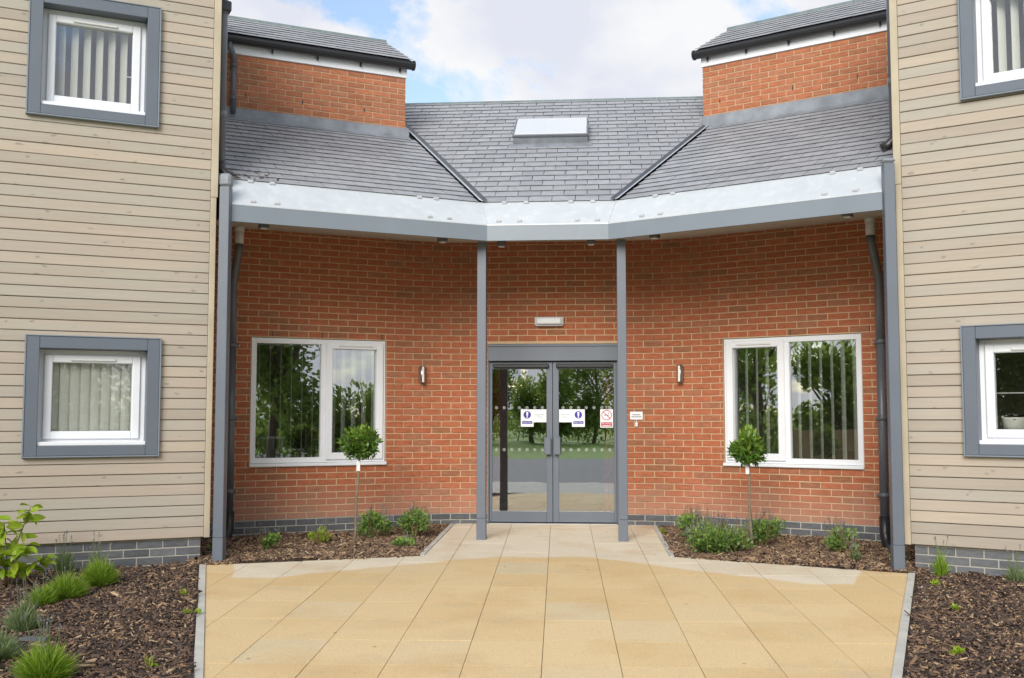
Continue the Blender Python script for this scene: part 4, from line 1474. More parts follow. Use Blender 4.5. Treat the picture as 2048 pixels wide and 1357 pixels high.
# ------------------------------------------------------------------ timber wings
BP = .098
WIN = {-1: [(.385 + .10, 1.495 + .10, .892, 1.94, 'lower'), (.456 + .10, 1.552 + .10, 3.914, 5.025, 'upper')],
       1: [(.552 - .02, 1.655 - .02, .913, 1.999, 'lower'), (.612 - .02, 1.715 - .02, 3.976, 5.08, 'upper')]}
for s, side in ((-1, 'left'), (1, 'right')):
    F = FW[s]
    L = 3.6
    zb_, zt = .132, 6.3
    t = thing('timber_wing', F.w(0, 0, 0), '%s wing clad in pale horizontal timber boards' % side, 'building')
    ops = WIN[s]
    # backing wall with window openings
    m2 = MB()
    xs = sorted([.04, L] + [q for w in ops for q in (w[0] + .1, w[1] - .1)])
    zs = sorted([zb_, zt] + [q for w in ops for q in (w[2] + .1, w[3] - .1)])
    for i in range(len(xs) - 1):
        for j in range(len(zs) - 1):
            am, zm = (xs[i] + xs[i + 1]) / 2, (zs[j] + zs[j + 1]) / 2
            if any(w[0] + .1 < am < w[1] - .1 and w[2] + .1 < zm < w[3] - .1 for w in ops): continue
            F.box(m2, xs[i], xs[i + 1], -.20, -.026, zs[j], zs[j + 1])
    F.box(m2, .04, .20, -2.6, -.201, zb_, zt)
    back = m2.build('wall', M_GROOVE, t, F.M)
    # boards
    k = 0
    z = zb_
    a_in = .058
    while z < zt - .01:
        segs = [(a_in, L, 0, BP)]
        for w in ops:
            if w[2] + .004 < z + BP and w[3] - .004 > z:
                n = []
                for p, q, h0, h1 in segs:
                    if q <= w[0] or p >= w[1]: n.append((p, q, h0, h1)); continue
                    if p < w[0]: n.append((p, w[0] + .02, h0, h1))
                    if q > w[1]: n.append((w[1] - .02, q, h0, h1))
                    if w[2] - z > .015: n.append((w[0] + .0202, w[1] - .0202, 0, w[2] - z + .02))
                    elif z + BP - w[3] > .015: n.append((w[0] + .0202, w[1] - .0202, w[3] - z - .02, BP))
                segs = n
        for p, q, h0, h1 in segs:
            m2 = MB(); x0, x1 = sorted((F.sg * p, F.sg * q))
            c = (x0 + x1) / 2; h = (x1 - x0) / 2
            dz = rnd.uniform(-.001, .001); oy = rnd.uniform(-.001, .001)
            # profile: flat face with rounded lower edge and bevelled top
            prof = [(-.025, h0), (-.004, h0), (0, h0 + .004), (0, h1 - .0085), (-.004, h1 - .0058), (-.025, h1 - .0058)]
            A = [(-h, y, zz) for y, zz in prof]; B = [(h, y, zz) for y, zz in prof]
            b = len(m2.v); m2.v += A + B; n = len(prof)
            for i in range(n):
                j = (i + 1) % n
                m2.f.append((b + i, b + n + i, b + n + j, b + j)); m2.t.append(.5)
            m2.f.append(tuple(range(b + n - 1, b - 1, -1))); m2.t.append(.5)
            m2.f.append(tuple(range(b + n, b + 2 * n))); m2.t.append(.5)
            m2.build('board', M_BOARD, t, F.M @ Matrix.Translation((c, oy, z + dz)))
        z += BP; k += 1
    # corner trim
    m2 = MB(); F.box(m2, 0, .054, -.10, .006, zb_ - .006, 3.30, .004); m2.build('corner_trim', M_TRIM, t, F.M)
    m2 = MB(); F.box(m2, -.012, .054, -.10, .008, 3.302, zt, .004); m2.build('corner_trim', M_TRIM, t, F.M)
    # return wall boards are out of sight from here: plain board face
    m2 = MB(); F.box(m2, .002, .038, -2.6, -.101, zb_, zt); m2.build('return_wall', M_TRIM, t, F.M)
    # plinth
    m2 = MB(); F.box(m2, .075, L, -.20, -.0465, -.30, zb_ - .002); m2.build('plinth', M_MORTAR, t, F.M)
    m2 = MB(); F.box(m2, .082, .30, -1.6, -.205, -.30, zb_ - .002); m2.build('plinth', M_MORTAR, t, F.M)
    VW = brick_variants(M_PLINTH, 8, lambda g: g.random(), rnd)
    for r_ in range(5):
        zz = zb_ - .012 - (r_ + 1) * .0745 + .005
        off = 0 if r_ % 2 else -BLEN / 2
        for i in range(0, 17):
            a, b = .078 + i * BLEN + off, .078 + (i + 1) * BLEN + off - JT
            a = max(a, .078); b = min(b, L)
            if b - a < .03: continue
            link(bpy.data.objects.new('plinth_brick', VW[rnd.randrange(8)][0]), t, F.at((a + b) / 2, -.041 + rnd.uniform(-.001, .001), zz) @ Matrix.Diagonal((b - a, 1, 1.04, 1)))
    # cap and eaves far above the picture
    m2 = MB(); F.box(m2, -.25, L, -2.6, .30, zt + .001, zt + .12); m2.build('roof', M_GREYL, t, F.M)
    # windows
    for a0, a1, z0, z1, lv in ops:
        m2 = MB(); ring(m2, F, a0 + .10, a1 - .10, z0 + .098, z1 - .105, .055, -.20, -.105, .004)
        w = m2.build('window', M_WHITE, t, F.M); w['label'] = '%s window of the %s wing in a blue-grey surround' % (lv, side)
        bw = .105
        for nm, q in (('l', (a0, a0 + bw, z0, z1)), ('r', (a1 - bw, a1, z0, z1)), ('t', (a0 + bw + .001, a1 - bw - .001, z1 - bw, z1 - .001)), ('b', (a0 + bw + .001, a1 - bw - .001, z0 + .001, z0 + .088))):
            m2 = MB(); F.box(m2, q[0], q[1], -.19, .046 if nm in 'lr' else .0445, q[2], q[3], .004)
            m2.build('surround_board', M_GREY, w, F.M)
        m2 = MB(); F.box(m2, a0 - .014, a0 - .0005, -.02, .052, z0 - .014, z1 + .012, .003); F.box(m2, a1 + .0005, a1 + .014, -.02, .052, z0 - .014, z1 + .012, .003)
        F.box(m2, a0 - .0005, a1 + .0005, -.02, .0515, z1 + .0005, z1 + .0118, .003); F.box(m2, a0 - .0005, a1 + .0005, -.02, .0515, z0 - .0138, z0 - .0005, .003)
        m2.build('edge_bead', M_GREYL, w, F.M)
        m2 = MB(); ring(m2, F, a0 + .147, a1 - .147, z0 + .143, z1 - .15, .072, -.185, -.085, .008); m2.build('sash', M_WHITE, w, F.M)
        m2 = MB(); F.box(m2, a0 + .21, a1 - .21, -.135, -.131, z0 + .205, z1 - .212); m2.build('pane', M_GLASSC, w, F.M)
        m2 = MB(); F.box(m2, a0 + .102, a1 - .102, -.10, .02, z0 + .0885, z0 + .124, .006); m2.build('sill', M_WHITE, w, F.M)
        am = (a0 + a1) / 2
        m2 = MB(); F.box(m2, am - .19, am + .19, -.086, -.068, z1 - .205, z1 - .182, .004); m2.build('trickle_vent', M_OFFW, w, F.M)
        rm = room(F, a0 - .2 if a0 > .4 else .22, a1 + .5, z0 - .35, z1 + .15, .205, 2.5)
        tag(rm.build('interior_wall', M_ROOM, None, F.M), 'dim room behind the %s window of the %s wing' % (lv, side), kind='structure')
        ga0, ga1, gz0, gz1 = a0 + .2, a1 - .2, z0 + .15, z1 - .14
        if s < 0 and lv == 'lower':
            blind(F, ga0 - .08, ga1 + .08, gz0 - .05, gz1, -.215, 10, R(14), .105, 'closed cream vertical blind in the lower left wing window', jit=.03)
        elif s < 0:
            blind(F, ga0 - .08, ga1 + .08, gz0 - .05, gz1, -.26, 8, R(-52), .089, 'half open cream vertical blind in the upper left wing window', jit=.06)
            m2 = MB(); F.box(m2, ga0 + .0, ga0 + .07, -.16, -.15, z0 + .48, z0 + .49); m2.build('handle', M_WHITE, w, F.M)
        elif lv == 'upper':
            blind(F, ga0 - .08, ga1 + .08, gz0 - .05, gz1, -.26, 8, R(52), .089, 'half open cream vertical blind in the upper right wing window', jit=.06)
        else:
            # tub on the inner sill
            b = F.w(a0 + .335, -.27, z0 + .20)
            tb = thing('tub', b, 'white tub on the inner sill of the lower right wing window', 'tub')
            m2 = MB()
            prof = [(.082, 0), (.098, .10), (.104, .118), (.094, .118), (.085, .02)]
            n = 18
            for i in range(len(prof)):
                for q in range(n): m2.v.append((b.x + prof[i][0] * math.cos(2 * math.pi * q / n), b.y + prof[i][0] * math.sin(2 * math.pi * q / n), b.z + prof[i][1]))
            for i in range(len(prof) - 1):
                for q in range(n): m2.f.append((i * n + q, i * n + (q + 1) % n, (i + 1) * n + (q + 1) % n, (i + 1) * n + q)); m2.t.append(.5)
            m2.f.append(tuple(range(n - 1, -1, -1))); m2.t.append(.5)
            m2.build('body', M_TUB, tb, smooth=True)
            m2 = MB(); m2.tube([b + Vector((.10 * math.cos(q), .02, .115 + .02 * math.sin(q))) for q in [i * math.pi / 8 for i in range(9)]], .005, 6); m2.build('handle', M_TUB, tb)
            m2 = MB()
            for q in range(30):
                c = b + Vector((rnd.uniform(-.075, .075), rnd.uniform(-.075, .075), .10 + rnd.uniform(0, .05))); th = rnd.uniform(0, 6.28)
                d1 = Vector((math.cos(th), math.sin(th), .3)) * .04; d2 = Vector((-math.sin(th), math.cos(th), .1)) * .03
                m2.poly([c - d1, c - d2, c + d1, c + d2], rnd.random())
            m2.build('contents', M_DARK, tb)
            m2 = MB(); F.box(m2, a0 + .1, a1 - .05, -.36, -.19, z0 + .17, z0 + .199); m2.build('inner_sill', M_WHITE, w, F.M)
            ln = thing('airer_rail', F.w(am, -.6, z0 + .53), 'thin pale rail behind the lower right wing window', 'rail')
            m2 = MB(); m2.tube([F.w(a0 + .1, -.5, z0 + .53), F.w(a1, -.5, z0 + .53)], .006, 6); m2.build('rod', M_OFFW, ln)
            m2 = MB(); m2.tube([F.w(a0 + .52, -.5, z0 + .53), F.w(a0 + .62, -.5, z0 + .53)], .014, 8); m2.build('sleeve', M_OFFW, ln)

# tall pipes in the re-entrant corners of the wings
for s, side in ((-1, 'left'), (1, 'right')):
    F = FW[s]
    a = -.058 if s < 0 else -.035
    o_ = -.15
    z_e = 3.66 if s < 0 else 3.80
    t = thing('downpipe', F.w(a, o_, z_e), 'tall black downpipe hanging beside the %s timber wing above the roof' % side, 'pipe')
    m2 = MB(); m2.tube([F.w(a, o_, 6.2), F.w(a, o_, z_e)], .041, 14); m2.build('shaft', M_PIPE, t, smooth=True)
    m2 = MB(); m2.tube([F.w(a, o_, z_e + .02), F.w(a - .005, o_, z_e - .05), F.w(a - .055, o_ + .02, z_e - .10), F.w(a - .11, o_ + .04, z_e - .125)], [.046, .046, .046, .043], 12); m2.build('shoe', M_BLACK, t, smooth=True)
    for z in (z_e + .45, 5.14):
        m2 = MB(); m2.tube([F.w(a, o_, z), F.w(a, o_, z + .07)], .047, 14); m2.build('socket', M_PIPE, t, smooth=True)
    if s < 0:
        m2 = MB(); m2.box(-.065, .065, -.065, .065, 5.16, 5.26, .01); m2.build('hopper', M_BLACK, t, F.at(a, o_, 0))

# furniture in the left room
F = FS[-1]
c = F.w(1.85, -1.25, 0)
t = thing('table', c, 'white table standing inside the left brick-wall window', 'table')
m2 = MB(); F.box(m2, 1.72, 2.40, -.95, -.42, .985, 1.015, .006); m2.build('table_top', M_WHITE, t, F.M)
for a in (1.76, 2.36):
    for o_ in (-.91, -.46):
        m2 = MB(); F.box(m2, a - .02, a + .02, o_ - .02, o_ + .02, -.018, .984); m2.build('leg', M_STEEL, t, F.M)
c = F.w(1.62, -.75, 0)
t = thing('chair', c, 'white seated metal chair in front of the white table inside the left window', 'chair')
m2 = MB(); F.box(m2, 1.50, 1.84, -.80, -.40, .845, .875, .01); m2.build('seat', M_OFFW, t, F.M)
m2 = MB(); F.box(m2, 1.47, 1.50, -.80, -.42, .88, 1.10, .01); m2.build('backrest', M_STEEL, t, F.M)
for a in (1.515, 1.825):
    for o_ in (-.78, -.42):
        m2 = MB(); F.box(m2, a - .012, a + .012, o_ - .012, o_ + .012, -.018, .844); m2.build('leg', M_STEEL, t, F.M)
F = FS[1]
t = thing('chair', F.w(1.80, -.9, 0), 'dark round-backed chair inside the right brick-wall window', 'chair')
m2 = MB()
n = 14
pts = [(-.19, 0)] + [(-.19 * math.cos(math.pi * k / n), .12 + .13 * math.sin(math.pi * k / n)) for k in range(n + 1)] + [(.19, 0)]
m2.prism([F.w(1.80 + x, -.60, .62 + z) for x, z in pts], F.n * -.06); m2.build('backrest', M_DARK, t)
m2 = MB(); F.box(m2, 1.58, 2.02, -1.1, -.62, .44, .50, .02); m2.build('seat', M_DARK, t, F.M)
for a in (1.6, 2.0):
    for o_ in (-1.08, -.64):
        m2 = MB(); F.box(m2, a - .015, a + .015, o_ - .015, o_ + .015, -.018, .439); m2.build('leg', M_STEEL, t, F.M)

# ------------------------------------------------------------------ plants
def leaf_cloud(n, centre, radii, size, asp, g, shell=.55, droop=0.0, up=.3, tone_top=.25, lobes=None):
    """leaf quads (two triangles folded) spread through an ellipsoid"""
    c = np.asarray(centre, float); rr = np.asarray(radii, float)
    d = g.normal(size=(n, 3)); d /= np.linalg.norm(d, axis=1)[:, None]
    rad = shell + (1 - shell) * g.random(n) ** .7
    rad = np.where(g.random(n) < .25, g.random(n) ** .5, rad)
    P = d * rad[:, None]
    if lobes is not None:
        k = g.integers(0, len(lobes), n); lo = np.asarray(lobes)
        P = lo[k, :3] + P * lo[k, 3:4]
    C_ = c + P * rr
    out = P / np.maximum(np.linalg.norm(P, axis=1)[:, None], 1e-6)
    ax = out + g.normal(0, .55, (n, 3)); ax[:, 2] += up - droop
    ax /= np.linalg.norm(ax, axis=1)[:, None]
    sd = np.cross(ax, g.normal(size=(n, 3))); sd /= np.linalg.norm(sd, axis=1)[:, None]
    nr = np.cross(ax, sd)
    L = size * g.uniform(.65, 1.3, n)[:, None]; Wd = L * asp
    base = C_ - ax * L * .5
    tip = C_ + ax * L * .5 + nr * L * .08
    m1 = C_ + sd * Wd * .5 + nr * Wd * .18 - ax * L * .05
    m2_ = C_ - sd * Wd * .5 + nr * Wd * .18 - ax * L * .05
    V = np.stack([base, m1, tip, m2_], 1).reshape(-1, 3)
    b = (np.arange(n) * 4)[:, None]
    F_ = np.concatenate([b + np.array([[0, 1, 2]]), b + np.array([[0, 2, 3]])], 0)
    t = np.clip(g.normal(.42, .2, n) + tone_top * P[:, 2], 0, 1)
    return V, F_, np.tile(t, 2)


def merge(parts):
    V, F_, T, b = [], [], [], 0
    for v, f, t in parts:
        V.append(v); F_.append(f + b); T.append(t); b += len(v)
    return np.concatenate(V), np.concatenate(F_), np.concatenate(T)


def cloud_obj(name, parts, mat, parent):
    V, F_, T = merge(parts)
    return add(name, fast_mesh(name, V, F_, T), mat, parent)


def bay_tree(x, y, zc, rx, rz, label, tagz, seed, lean, bump_=False):
    g = np.random.default_rng(seed)
    z0 = bedz(x, y)
    t = thing('bay_tree', (x, y, z0), label, 'tree', 'clipped bay trees in the beds')
    m2 = MB()
    P = [(x + lean[0] * k / 6 + .006 * math.sin(k * 1.7), y, z0 - .03 + (zc - z0 + .03) * k / 6) for k in range(7)]
    m2.tube(P, [.017, .015, .013, .012, .012, .011, .010], 8); m2.build('trunk', M_STEM, t, smooth=True)
    cx_ = x + lean[0]
    lob = [(0, 0, 0, .9), (.35, .1, .25, .6), (-.35, -.1, .2, .6), (.1, -.3, .45, .55), (-.1, .2, -.25, .6), (.3, -.2, -.3, .55), (-.4, .0, -.2, .5)]
    if bump_: lob = [(0, 0, -.1, .85), (.3, 0, -.25, .65), (-.45, -.1, -.1, .55), (0, -.1, .55, .55), (.1, .1, .35, .6), (-.2, -.3, -.35, .5)]
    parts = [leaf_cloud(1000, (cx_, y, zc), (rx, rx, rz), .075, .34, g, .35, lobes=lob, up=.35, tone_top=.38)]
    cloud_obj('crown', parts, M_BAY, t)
    m2 = MB()
    for k in range(12):
        th = k * 2.4; e = Vector((cx_ + rx * .7 * math.cos(th), y + rx * .7 * math.sin(th), zc + rz * rnd.uniform(-.3, .7)))
        m2.tube([(cx_, y, zc - rz * .8 + .01 * k), ((cx_ + e.x) / 2, (y + e.y) / 2, (zc + e.z) / 2 - .02), e], [.006, .004, .002], 5)
    m2.build('branches', M_STEM, t)
    m2 = MB(); m2.box(-.018, .018, -.002, .002, -.05, .05, .001); m2.build('plant_tag', M_SIGNW if bump_ else M_OFFW, t, Matrix.Translation((cx_ - .01, y - .018, tagz)) @ Matrix.Rotation(.08, 4, 'Z'))


bay_tree(-1.966, -1.667, .965, .228, .205, 'clipped bay tree standing in front of the left window', .735, 21, (.05, 0))
bay_tree(2.017, -1.649, .925, .205, .195, 'clipped bay tree standing in front of the right window', .72, 22, (-.02, 0), True)


def herb(name, x, y, r, h, n, label, seed, flowers=0, mat=M_SAGE, size=.038, asp=.62, fl_h=.12, fl=M_FLOW):
    g = np.random.default_rng(seed)
    z0 = bedz(x, y)
    t = thing(name, (x, y, z0), label, 'plant')
    k = max(4, int(n / 110))
    lob = [(g.uniform(-.65, .65), g.uniform(-.55, .55), g.uniform(-.1, .75), g.uniform(.38, .6)) for _ in range(k)]
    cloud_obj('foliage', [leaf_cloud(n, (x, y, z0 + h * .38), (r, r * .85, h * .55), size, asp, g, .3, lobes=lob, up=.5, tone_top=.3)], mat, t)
    m2 = MB()
    for q in range(9):
        th = g.uniform(0, 6.28); rr = r * g.uniform(.2, .8)
        m2.tube([(x, y, z0 - .02), (x + rr * .6 * math.cos(th), y + rr * .6 * math.sin(th), z0 + h * .4), (x + rr * math.cos(th), y + rr * math.sin(th), z0 + h * g.uniform(.7, 1))], [.004, .003, .0015], 5)
    m2.build('stems', M_STEMR, t)
    if flowers:
        parts = []
        m2 = MB()
        for q in range(flowers):
            th = g.uniform(0, 6.28); rr = r * g.uniform(.1, 1.05)
            bx, by = x + rr * math.cos(th), y + rr * math.sin(th)
            zt_ = z0 + h * g.uniform(.75, 1.1) * (1 - .25 * rr / r) + fl_h * g.uniform(.3, 1)
            lx = g.normal(0, .03); ly = g.normal(0, .03)
            m2.tube([(bx, by, zt_ - fl_h * 1.6), (bx + lx, by + ly, zt_)], [.0025, .0015], 4)
            parts.append(leaf_cloud(14, (bx + lx * .8, by + ly * .8, zt_ - fl_h * .35), (.013, .013, fl_h * .5), .016, .6, g, .2))
        m2.build('flower_stalks', M_STEMR, t)['kind'] = 'stuff'
        cloud_obj('flowers', parts, fl, t)['kind'] = 'stuff'


herb('catmint', -2.80, -1.96, .15, .20, 260, 'small leafy plant nearest the left outer post below the brick wall', 31, 6)
herb('catmint', -2.35, -1.59, .13, .18, 240, 'small yellowish plant left of the left bay tree trunk', 32, 5, M_LIME, .032)
herb('catmint', -1.86, -1.16, .215, .30, 900, 'leafy green plant just right of the left bay tree trunk', 33, 16)
herb('catmint', -1.45, -1.03, .19, .31, 800, 'leafy green plant near the path below the left brick wall', 34, 14)
herb('catmint', -1.43, -1.74, .12, .10, 200, 'low spreading plant at the front corner of the left bed', 35, 3)
herb('catmint', 1.66, -1.98, .335, .31, 2200, 'largest grey flowering catmint in front of the right bay tree', 36, 60)
herb('catmint', 1.50, -1.35, .22, .33, 950, 'catmint against the brick beside the path in the right bed', 37, 30)
herb('catmint', 2.17, -1.42, .22, .32, 950, 'leafy catmint behind the right bay tree trunk', 38, 24)
herb('catmint', 2.80, -1.92, .19, .28, 560, 'loose leafy plant near the right downpipe', 39, 18)
herb('catmint', 2.80, -2.50, .11, .17, 320, 'small grey-green plant at the front of the right bed near the post', 40, 6, M_LAVG, .026)
herb('seedling', 1.20, -.60, .04, .09, 26, 'tiny seedling where the right bed meets the path', 41, 0, M_LIME, .035)
herb('catmint', -3.18, -2.30, .07, .12, 60, 'thin weed behind the left outer post', 42, 3, M_SAGE, .03)


def tuft(name, x, y, r, h, n, label, seed, mat=M_LAV, spikes=0):
    """a clump of narrow upright blades"""
    g = np.random.default_rng(seed)
    z0 = bedz(x, y)
    t = thing(name, (x, y, z0), label, 'plant')
    th = g.uniform(0, 6.28, n); rr = r * np.sqrt(g.random(n))
    lean = rr / r
    bx, by = x + rr * .55 * np.cos(th), y + rr * .55 * np.sin(th)
    hh = h * (1 - .45 * lean ** 2) * g.uniform(.45, 1.05, n)
    zb2 = z0 + g.random(n) * hh * .45
    tx = bx + r * lean * np.cos(th) * g.uniform(.4, .8, n) + g.normal(0, .024, n)
    ty = by + r * lean * np.sin(th) * g.uniform(.4, .8, n) + g.normal(0, .024, n)
    w = g.uniform(.0018, .0038, n)
    a2 = g.uniform(0, 6.28, n); wx, wy = w * np.cos(a2), w * np.sin(a2)
    B1 = np.stack([bx - wx, by - wy, zb2], 1); B2 = np.stack([bx + wx, by + wy, zb2], 1)
    mx, my = bx * .45 + tx * .55 - (tx - bx) * .12, by * .45 + ty * .55 - (ty - by) * .12
    M1 = np.stack([mx - wx, my - wy, zb2 + hh * .34], 1); M2 = np.stack([mx + wx, my + wy, zb2 + hh * .34], 1)
    T = np.stack([tx, ty, zb2 + hh * .6], 1)
    V = np.stack([B1, B2, M2, M1, T], 1).reshape(-1, 3)
    b = (np.arange(n) * 5)[:, None]
    F_ = np.concatenate([b + np.array([[0, 1, 2]]), b + np.array([[0, 2, 3]]), b + np.array([[3, 2, 4]])], 0)
    tn = np.clip(g.normal(.45, .22, n) + .25 * (hh / h - .6), 0, 1)
    add('foliage', fast_mesh('foliage', V, F_, np.tile(tn, 3)), mat, t)
    if spikes:
        m2 = MB(); parts = []
        for q in range(spikes):
            a = g.uniform(0, 6.28); q1 = r * .5 * g.random()
            px, py = x + q1 * math.cos(a), y + q1 * math.sin(a)
            e = (px + g.normal(0, .045), py + g.normal(0, .045), z0 + h * g.uniform(.95, 1.45))
            m2.tube([(px, py, z0 + h * .3), e], [.002, .0015], 4)
            parts.append(leaf_cloud(10, e, (.006, .006, .022), .012, .6, g, .2))
        m2.build('flower_stalks', M_LAVG, t)['kind'] = 'stuff'; cloud_obj('flowers', parts, M_FLOW, t)['kind'] = 'stuff'


tuft('lavender', -3.47, -4.12, .135, .25, 2600, 'bright green lavender clump nearest the wall plinth in the left bed', 51, M_LAV, 9)
tuft('lavender', -3.50, -4.60, .145, .235, 2600, 'wide bright green lavender clump in the middle of the left bed row', 52, M_LAV, 8)
tuft('lavender', -3.56, -4.84, .09, .185, 1400, 'small bright green lavender clump next to the wide one', 53, M_LAV, 2)
tuft('lavender', -3.22, -5.72, .115, .24, 800, 'grey-green lavender clump at the left edge of the picture', 54, M_LAVG, 14)
tuft('lavender', -2.47, -6.85, .15, .26, 2600, 'lavender clump cut by the bottom edge of the picture', 55, M_LAV, 16)
tuft('lavender', -2.96, -6.45, .13, .20, 900, 'grey lavender clump at the lower left corner of the picture', 56, M_LAVG, 4)
tuft('lavender', -4.02, -3.62, .10, .26, 420, 'thin grey-green lavender against the plinth behind the leafy shrub', 57, M_LAVG, 8)
tuft('lavender', -3.73, -3.62, .10, .24, 420, 'thin lavender against the plinth beside the bright clump', 58, M_LAVG, 8)
tuft('lavender', 3.36, -3.20, .07, .26, 260, 'slender green weed against the right wing plinth', 59, M_LAV, 4)
tuft('lavender', 3.85, -3.50, .09, .20, 220, 'dry grey stalks against the plinth at the right edge', 60, M_LAVG, 8)
herb('seedling', 3.20, -3.62, .05, .05, 34, 'small yellow-green seedling near the right kerb', 61, 0, M_LIME, .035)
herb('seedling', 2.60, -5.95, .055, .05, 30, 'bright seedling in the lower right bed', 62, 0, M_LIME, .045)
herb('seedling', 3.02, -4.65, .05, .045, 26, 'yellowish seedling in the middle of the right bed', 63, 0, M_LIME, .04)
herb('seedling', -2.60, -4.55, .035, .05, 16, 'tiny yellow seedling in the middle of the left bed', 64, 0, M_LIME, .04)
herb('seedling', -2.32, -5.12, .06, .05, 18, 'thin seedling near the left kerb', 65, 0, M_LIME, .04)
herb('seedling', -2.02, -6.55, .045, .09, 22, 'pale seedling beside the left kerb at the bottom', 66, 0, M_LIME, .04)

# leafy shrub at the left edge: every leaf is a part
sx_, sy_ = -4.20, -4.18
t = thing('hydrangea_shrub', (sx_, sy_, bedz(sx_, sy_)), 'young shrub with large lime-green leaves at the left edge', 'shrub')
lvs = []
for k in range(6):
    m2 = MB()
    n = 6
    L, Wd = 1.0, .56
    prev = None
    cv = rnd.uniform(.05, .2)
    rows = []
    for i in range(n + 1):
        u = i / n
        w = Wd * .5 * (math.sin(math.pi * min(1, u * 1.02)) ** .75) * (1.15 - .35 * u)
        z = -cv * u * u
        rows.append(((u, -w, z + w * .35), (u, 0, z), (u, w, z + w * .35)))
    for a, b in zip(rows, rows[1:]):
        m2.poly([a[0], a[1], b[1], b[0]], .3 + .1 * k); m2.poly([a[1], a[2], b[2], b[1]], .36 + .1 * k)
    me = m2.mesh('leaf', True); me.materials.append(M_LIME); lvs.append(me)
g = random.Random(77)
tips = [(.16, .02, .62), (-.02, -.05, .50), (.22, -.12, .34), (-.16, .0, .56), (.05, -.2, .28), (-.22, -.12, .36), (.30, .02, .22)]
for tp in tips:
    P = [Vector((sx_, sy_, bedz(sx_, sy_) - .02)), Vector((sx_ + tp[0] * .35, sy_ + tp[1] * .5, tp[2] * .5 - .1)), Vector((sx_ + tp[0] * .8, sy_ + tp[1] * .9, tp[2] * .85 - .1)), Vector((sx_ + tp[0], sy_ + tp[1], tp[2] - .1))]
    m2 = MB(); m2.tube(P, [.006, .005, .004, .003], 6); m2.build('stem', M_STEMR, t, smooth=True)
    nl = 18
    for k in range(nl):
        u = .30 + .70 * k / (nl - 1)
        seg = min(2, int(u * 3)); f = u * 3 - seg
        p = P[seg].lerp(P[seg + 1], f)
        az = k * 2.4 + g.uniform(-.5, .5); el = g.uniform(-1.0, .25)
        sc = g.uniform(.105, .15) * (1 if k < nl - 2 else .8)
        M = Matrix.Translation(p) @ Matrix.Rotation(az, 4, 'Z') @ Matrix.Rotation(-el, 4, 'Y') @ Matrix.Rotation(g.uniform(-.9, .9), 4, 'X') @ Matrix.Diagonal((sc, sc, sc, 1)) @ Matrix.Translation((.12, 0, 0))
        link(bpy.data.objects.new('leaf', lvs[g.randrange(6)]), t, M)

# twigs, stones and a dark offcut lying on the bark
for x, y, L, an, nm, lb in ((-3.05, -5.78, .22, .35, 'twig', 'pale twig lying by the grey lavender at the left edge'), (3.05, -3.75, .03, 0, 'stone', 'small white stone near the right kerb'), (-2.98, -6.02, .17, -.05, 'slate_offcut', 'dark slate offcut lying in the left bed'), (3.30, -4.55, .2, .9, 'twig', 'thin grey twig lying in the right bed')):
    z = bedz(x, y) + .014
    m2 = MB()
    d = Vector((math.cos(an), math.sin(an), 0)) * L / 2
    c = Vector((x, y, z))
    if nm == 'twig': m2.tube([c - d, c + Vector((0, 0, .01)) + d * .1, c + d], [.003, .0045, .002], 6); mt = M_STEM
    elif nm == 'stone':
        m2.tube([c - d, c - d * .5, c + d * .4, c + d], [.004, .014, .013, .004], 8); mt = M_OFFW
    else:
        e = Vector((-math.sin(an), math.cos(an), 0)) * .03
        m2.prism([c - d - e, c + d - e * .7, c + d * .92 + e, c - d * .85 + e * .8], (0, 0, .02)); mt = M_PIPE
    o = m2.build(nm, mt); tag(o, lb, nm.replace('_', ' '))

# ------------------------------------------------------------------ what the glass reflects: trees, fence and hedge behind the viewer
def tree(x, y, h, r, label, seed, n=5200, trunk=.30, size=.26):
    g = np.random.default_rng(seed)
    z0 = -.37
    t = thing('broadleaf_tree', (x, y, z0), label, 'tree', 'trees beyond the drive')
    m2 = MB(); m2.tube([(x, y, z0 - .1), (x + .05 * h, y, z0 + h * .35), (x, y, z0 + h * .8)], [.16, .11, .04], 8)
    for q in range(7):
        a = q * .9; m2.tube([(x + .03 * h, y, z0 + h * (.25 + .05 * q)), (x + r * .6 * math.cos(a), y + r * .6 * math.sin(a), z0 + h * (.5 + .05 * q))], [.06, .02], 6)
    m2.build('trunk', M_BARK, t)
    lob = [(g.uniform(-.6, .6), g.uniform(-.6, .6), g.uniform(-.75, .75), g.uniform(.28, .5)) for _ in range(26)]
    cloud_obj('crown', [leaf_cloud(n, (x, y, z0 + h * (1 + trunk) / 2), (r, r, h * (1 - trunk) / 2), size, .6, g, .3, lobes=lob, tone_top=.3)], M_TREE, t)


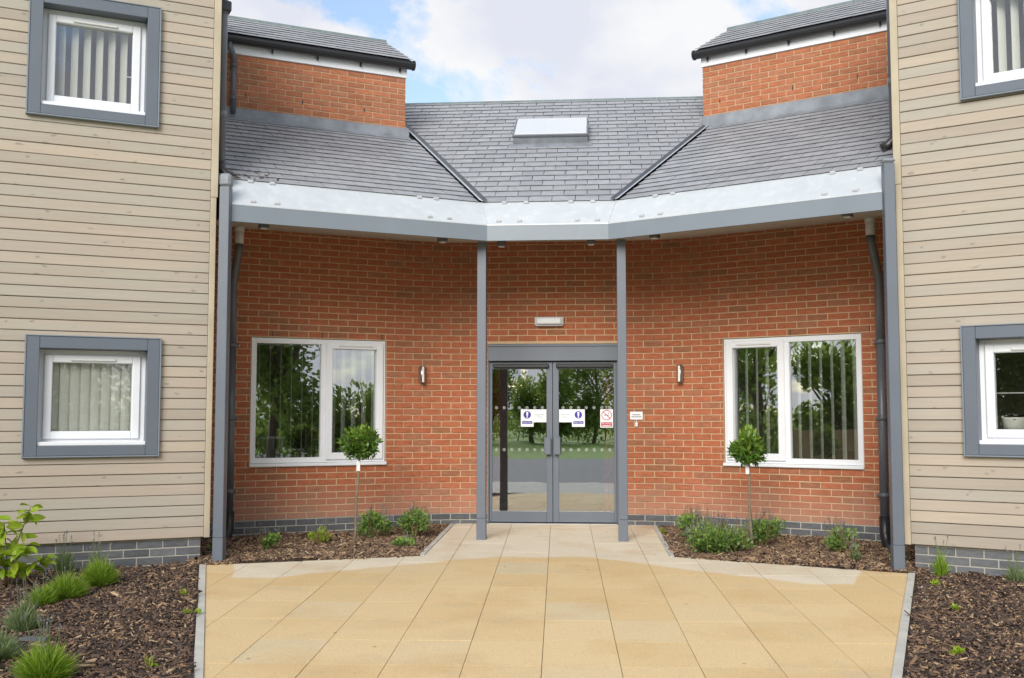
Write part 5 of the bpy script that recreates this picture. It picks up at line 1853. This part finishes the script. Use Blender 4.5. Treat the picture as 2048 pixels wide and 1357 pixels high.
# seen in the doors (straight back), the left window (back right) and the right window (back left)
for k, (x, y, h, r, n, lb) in enumerate((
        (-6.6, -56, 7.6, 2.1, 4200, 'tall tree reflected at the left side of the left door pane'), (-4.0, -60, 4.6, 1.7, 3200, 'lower tree reflected in the middle of the left door pane'), (-2.3, -57, 5.6, 1.5, 3200, 'tree reflected beside the meeting stiles of the doors'),
        (.2, -55, 7.6, 2.3, 4600, 'large tree reflected in the right door pane'), (3.2, -57, 7.0, 2.2, 3600, 'tree reflected at the right edge of the doors'), (-9.6, -57, 7.5, 2.6, 3600, 'tree reflected beyond the left door jamb'),
        (11.9, -17.2, 8.0, 2.05, 17000, 'tall dark tree reflected in the left pane of the left window'), (14.1, -15.4, 2.6, 1.3, 3600, 'rounded low tree reflected in the sash of the left window'), (17.5, -12.6, 2.9, 1.6, 3000, 'low tree reflected at the right of the left window'),
        (-13.5, -15.7, 4.2, 1.05, 4200, 'pointed tree reflected in the right pane of the right window'), (-12.0, -17.2, 2.9, 1.1, 2600, 'dark tree reflected at the right edge of the right window'), (-15.3, -14.2, 5.2, 1.4, 2400, 'loose tree reflected in the sash of the right window'),
        (6.6, -20.0, 7.5, 2.8, 16000, 'tree reflected in the lower left wing window'), (-8.6, -19.6, 7.0, 2.8, 16000, 'tree reflected in the lower right wing window'))):
    tree(x, y, h, r, lb, 100 + k, n, .05, .25 if y < -40 else .19)
for k, (x, y, w, h, lb) in enumerate(((-3, -62, 8, 2.6, 'green hedge reflected behind the lawn in the doors'), (14, -19, 6.5, 1.5, 'low hedge reflected in the left window'), (-17, -17, 5.5, 1.6, 'low hedge reflected in the right window'))):
    g = np.random.default_rng(300 + k)
    t = thing('hedge', (x, y, -.37), lb, 'hedge')
    lob = [(g.uniform(-1, 1), g.uniform(-.6, .6), g.uniform(-.6, .5), g.uniform(.25, .5)) for _ in range(30)]
    cloud_obj('foliage', [leaf_cloud(6000, (x, y, -.37 + h * .5), (w, 1.2, h * .55), .16, .6, g, .3, lobes=lob)], M_TREE, t)
    m2 = MB()
    for q in range(9): m2.tube([(x - w + w * 2 * q / 8, y, -.4), (x - w + w * 2 * q / 8 + .1, y, -.37 + h * .6)], [.04, .02], 6)
    m2.build('stems', M_BARK, t)
# a far belt of trees closing the view all round behind the lawn
g = np.random.default_rng(909)
parts = []
for k in range(46):
    a = R(180 + 4 * k) if k < 46 else 0
    x, y = 78 * math.cos(a), -8 + 70 * math.sin(a)
    h = g.uniform(2.4, 3.7)
    parts.append(leaf_cloud(420, (x, y, -.37 + h * .5), (4.2, 3.2, h * .5), .5, .6, g, .3))
tag(cloud_obj('distant_wood', parts, M_TREE, None), 'far-off belt of trees beyond the lawn, seen only in the glass', kind='stuff')
# timber fence beyond the drive on the left
t = thing('timber_fence', (-12.75, -13.5, -.37), 'brown timber fence reflected in the right window', 'fence')
A, B = Vector((-12.75, -13.5, -.37)), Vector((-9.9, -16.6, -.37))
d = (B - A); L = d.length; d.normalize(); nn = Vector((-d.y, d.x, 0))
m2 = MB(); m2.prism([(-.068, -.009, 0), (.068, -.009, 0), (.068, .009, 0), (-.068, .009, 0)], (0, 0, 1.25)); me = m2.mesh('fence_board'); me.materials.append(M_WOOD)
ang = math.atan2(d.y, d.x)
k = 0
while k * .145 < L:
    p = A + d * (k * .145)
    link(bpy.data.objects.new('fence_board', me), t, Matrix.Translation(p + Vector((0, 0, rnd.uniform(-.01, .01)))) @ Matrix.Rotation(ang, 4, 'Z')); k += 1
m2 = MB(); m2.prism([(-.05, -.05, 0), (.05, -.05, 0), (.05, .05, 0), (-.05, .05, 0)], (0, 0, 1.3)); mp = m2.mesh('post'); mp.materials.append(M_WOOD)
for k in range(int(L / 2) + 1):
    link(bpy.data.objects.new('post', mp), t, Matrix.Translation(A + d * (k * 2) - nn * .07) @ Matrix.Rotation(ang, 4, 'Z'))
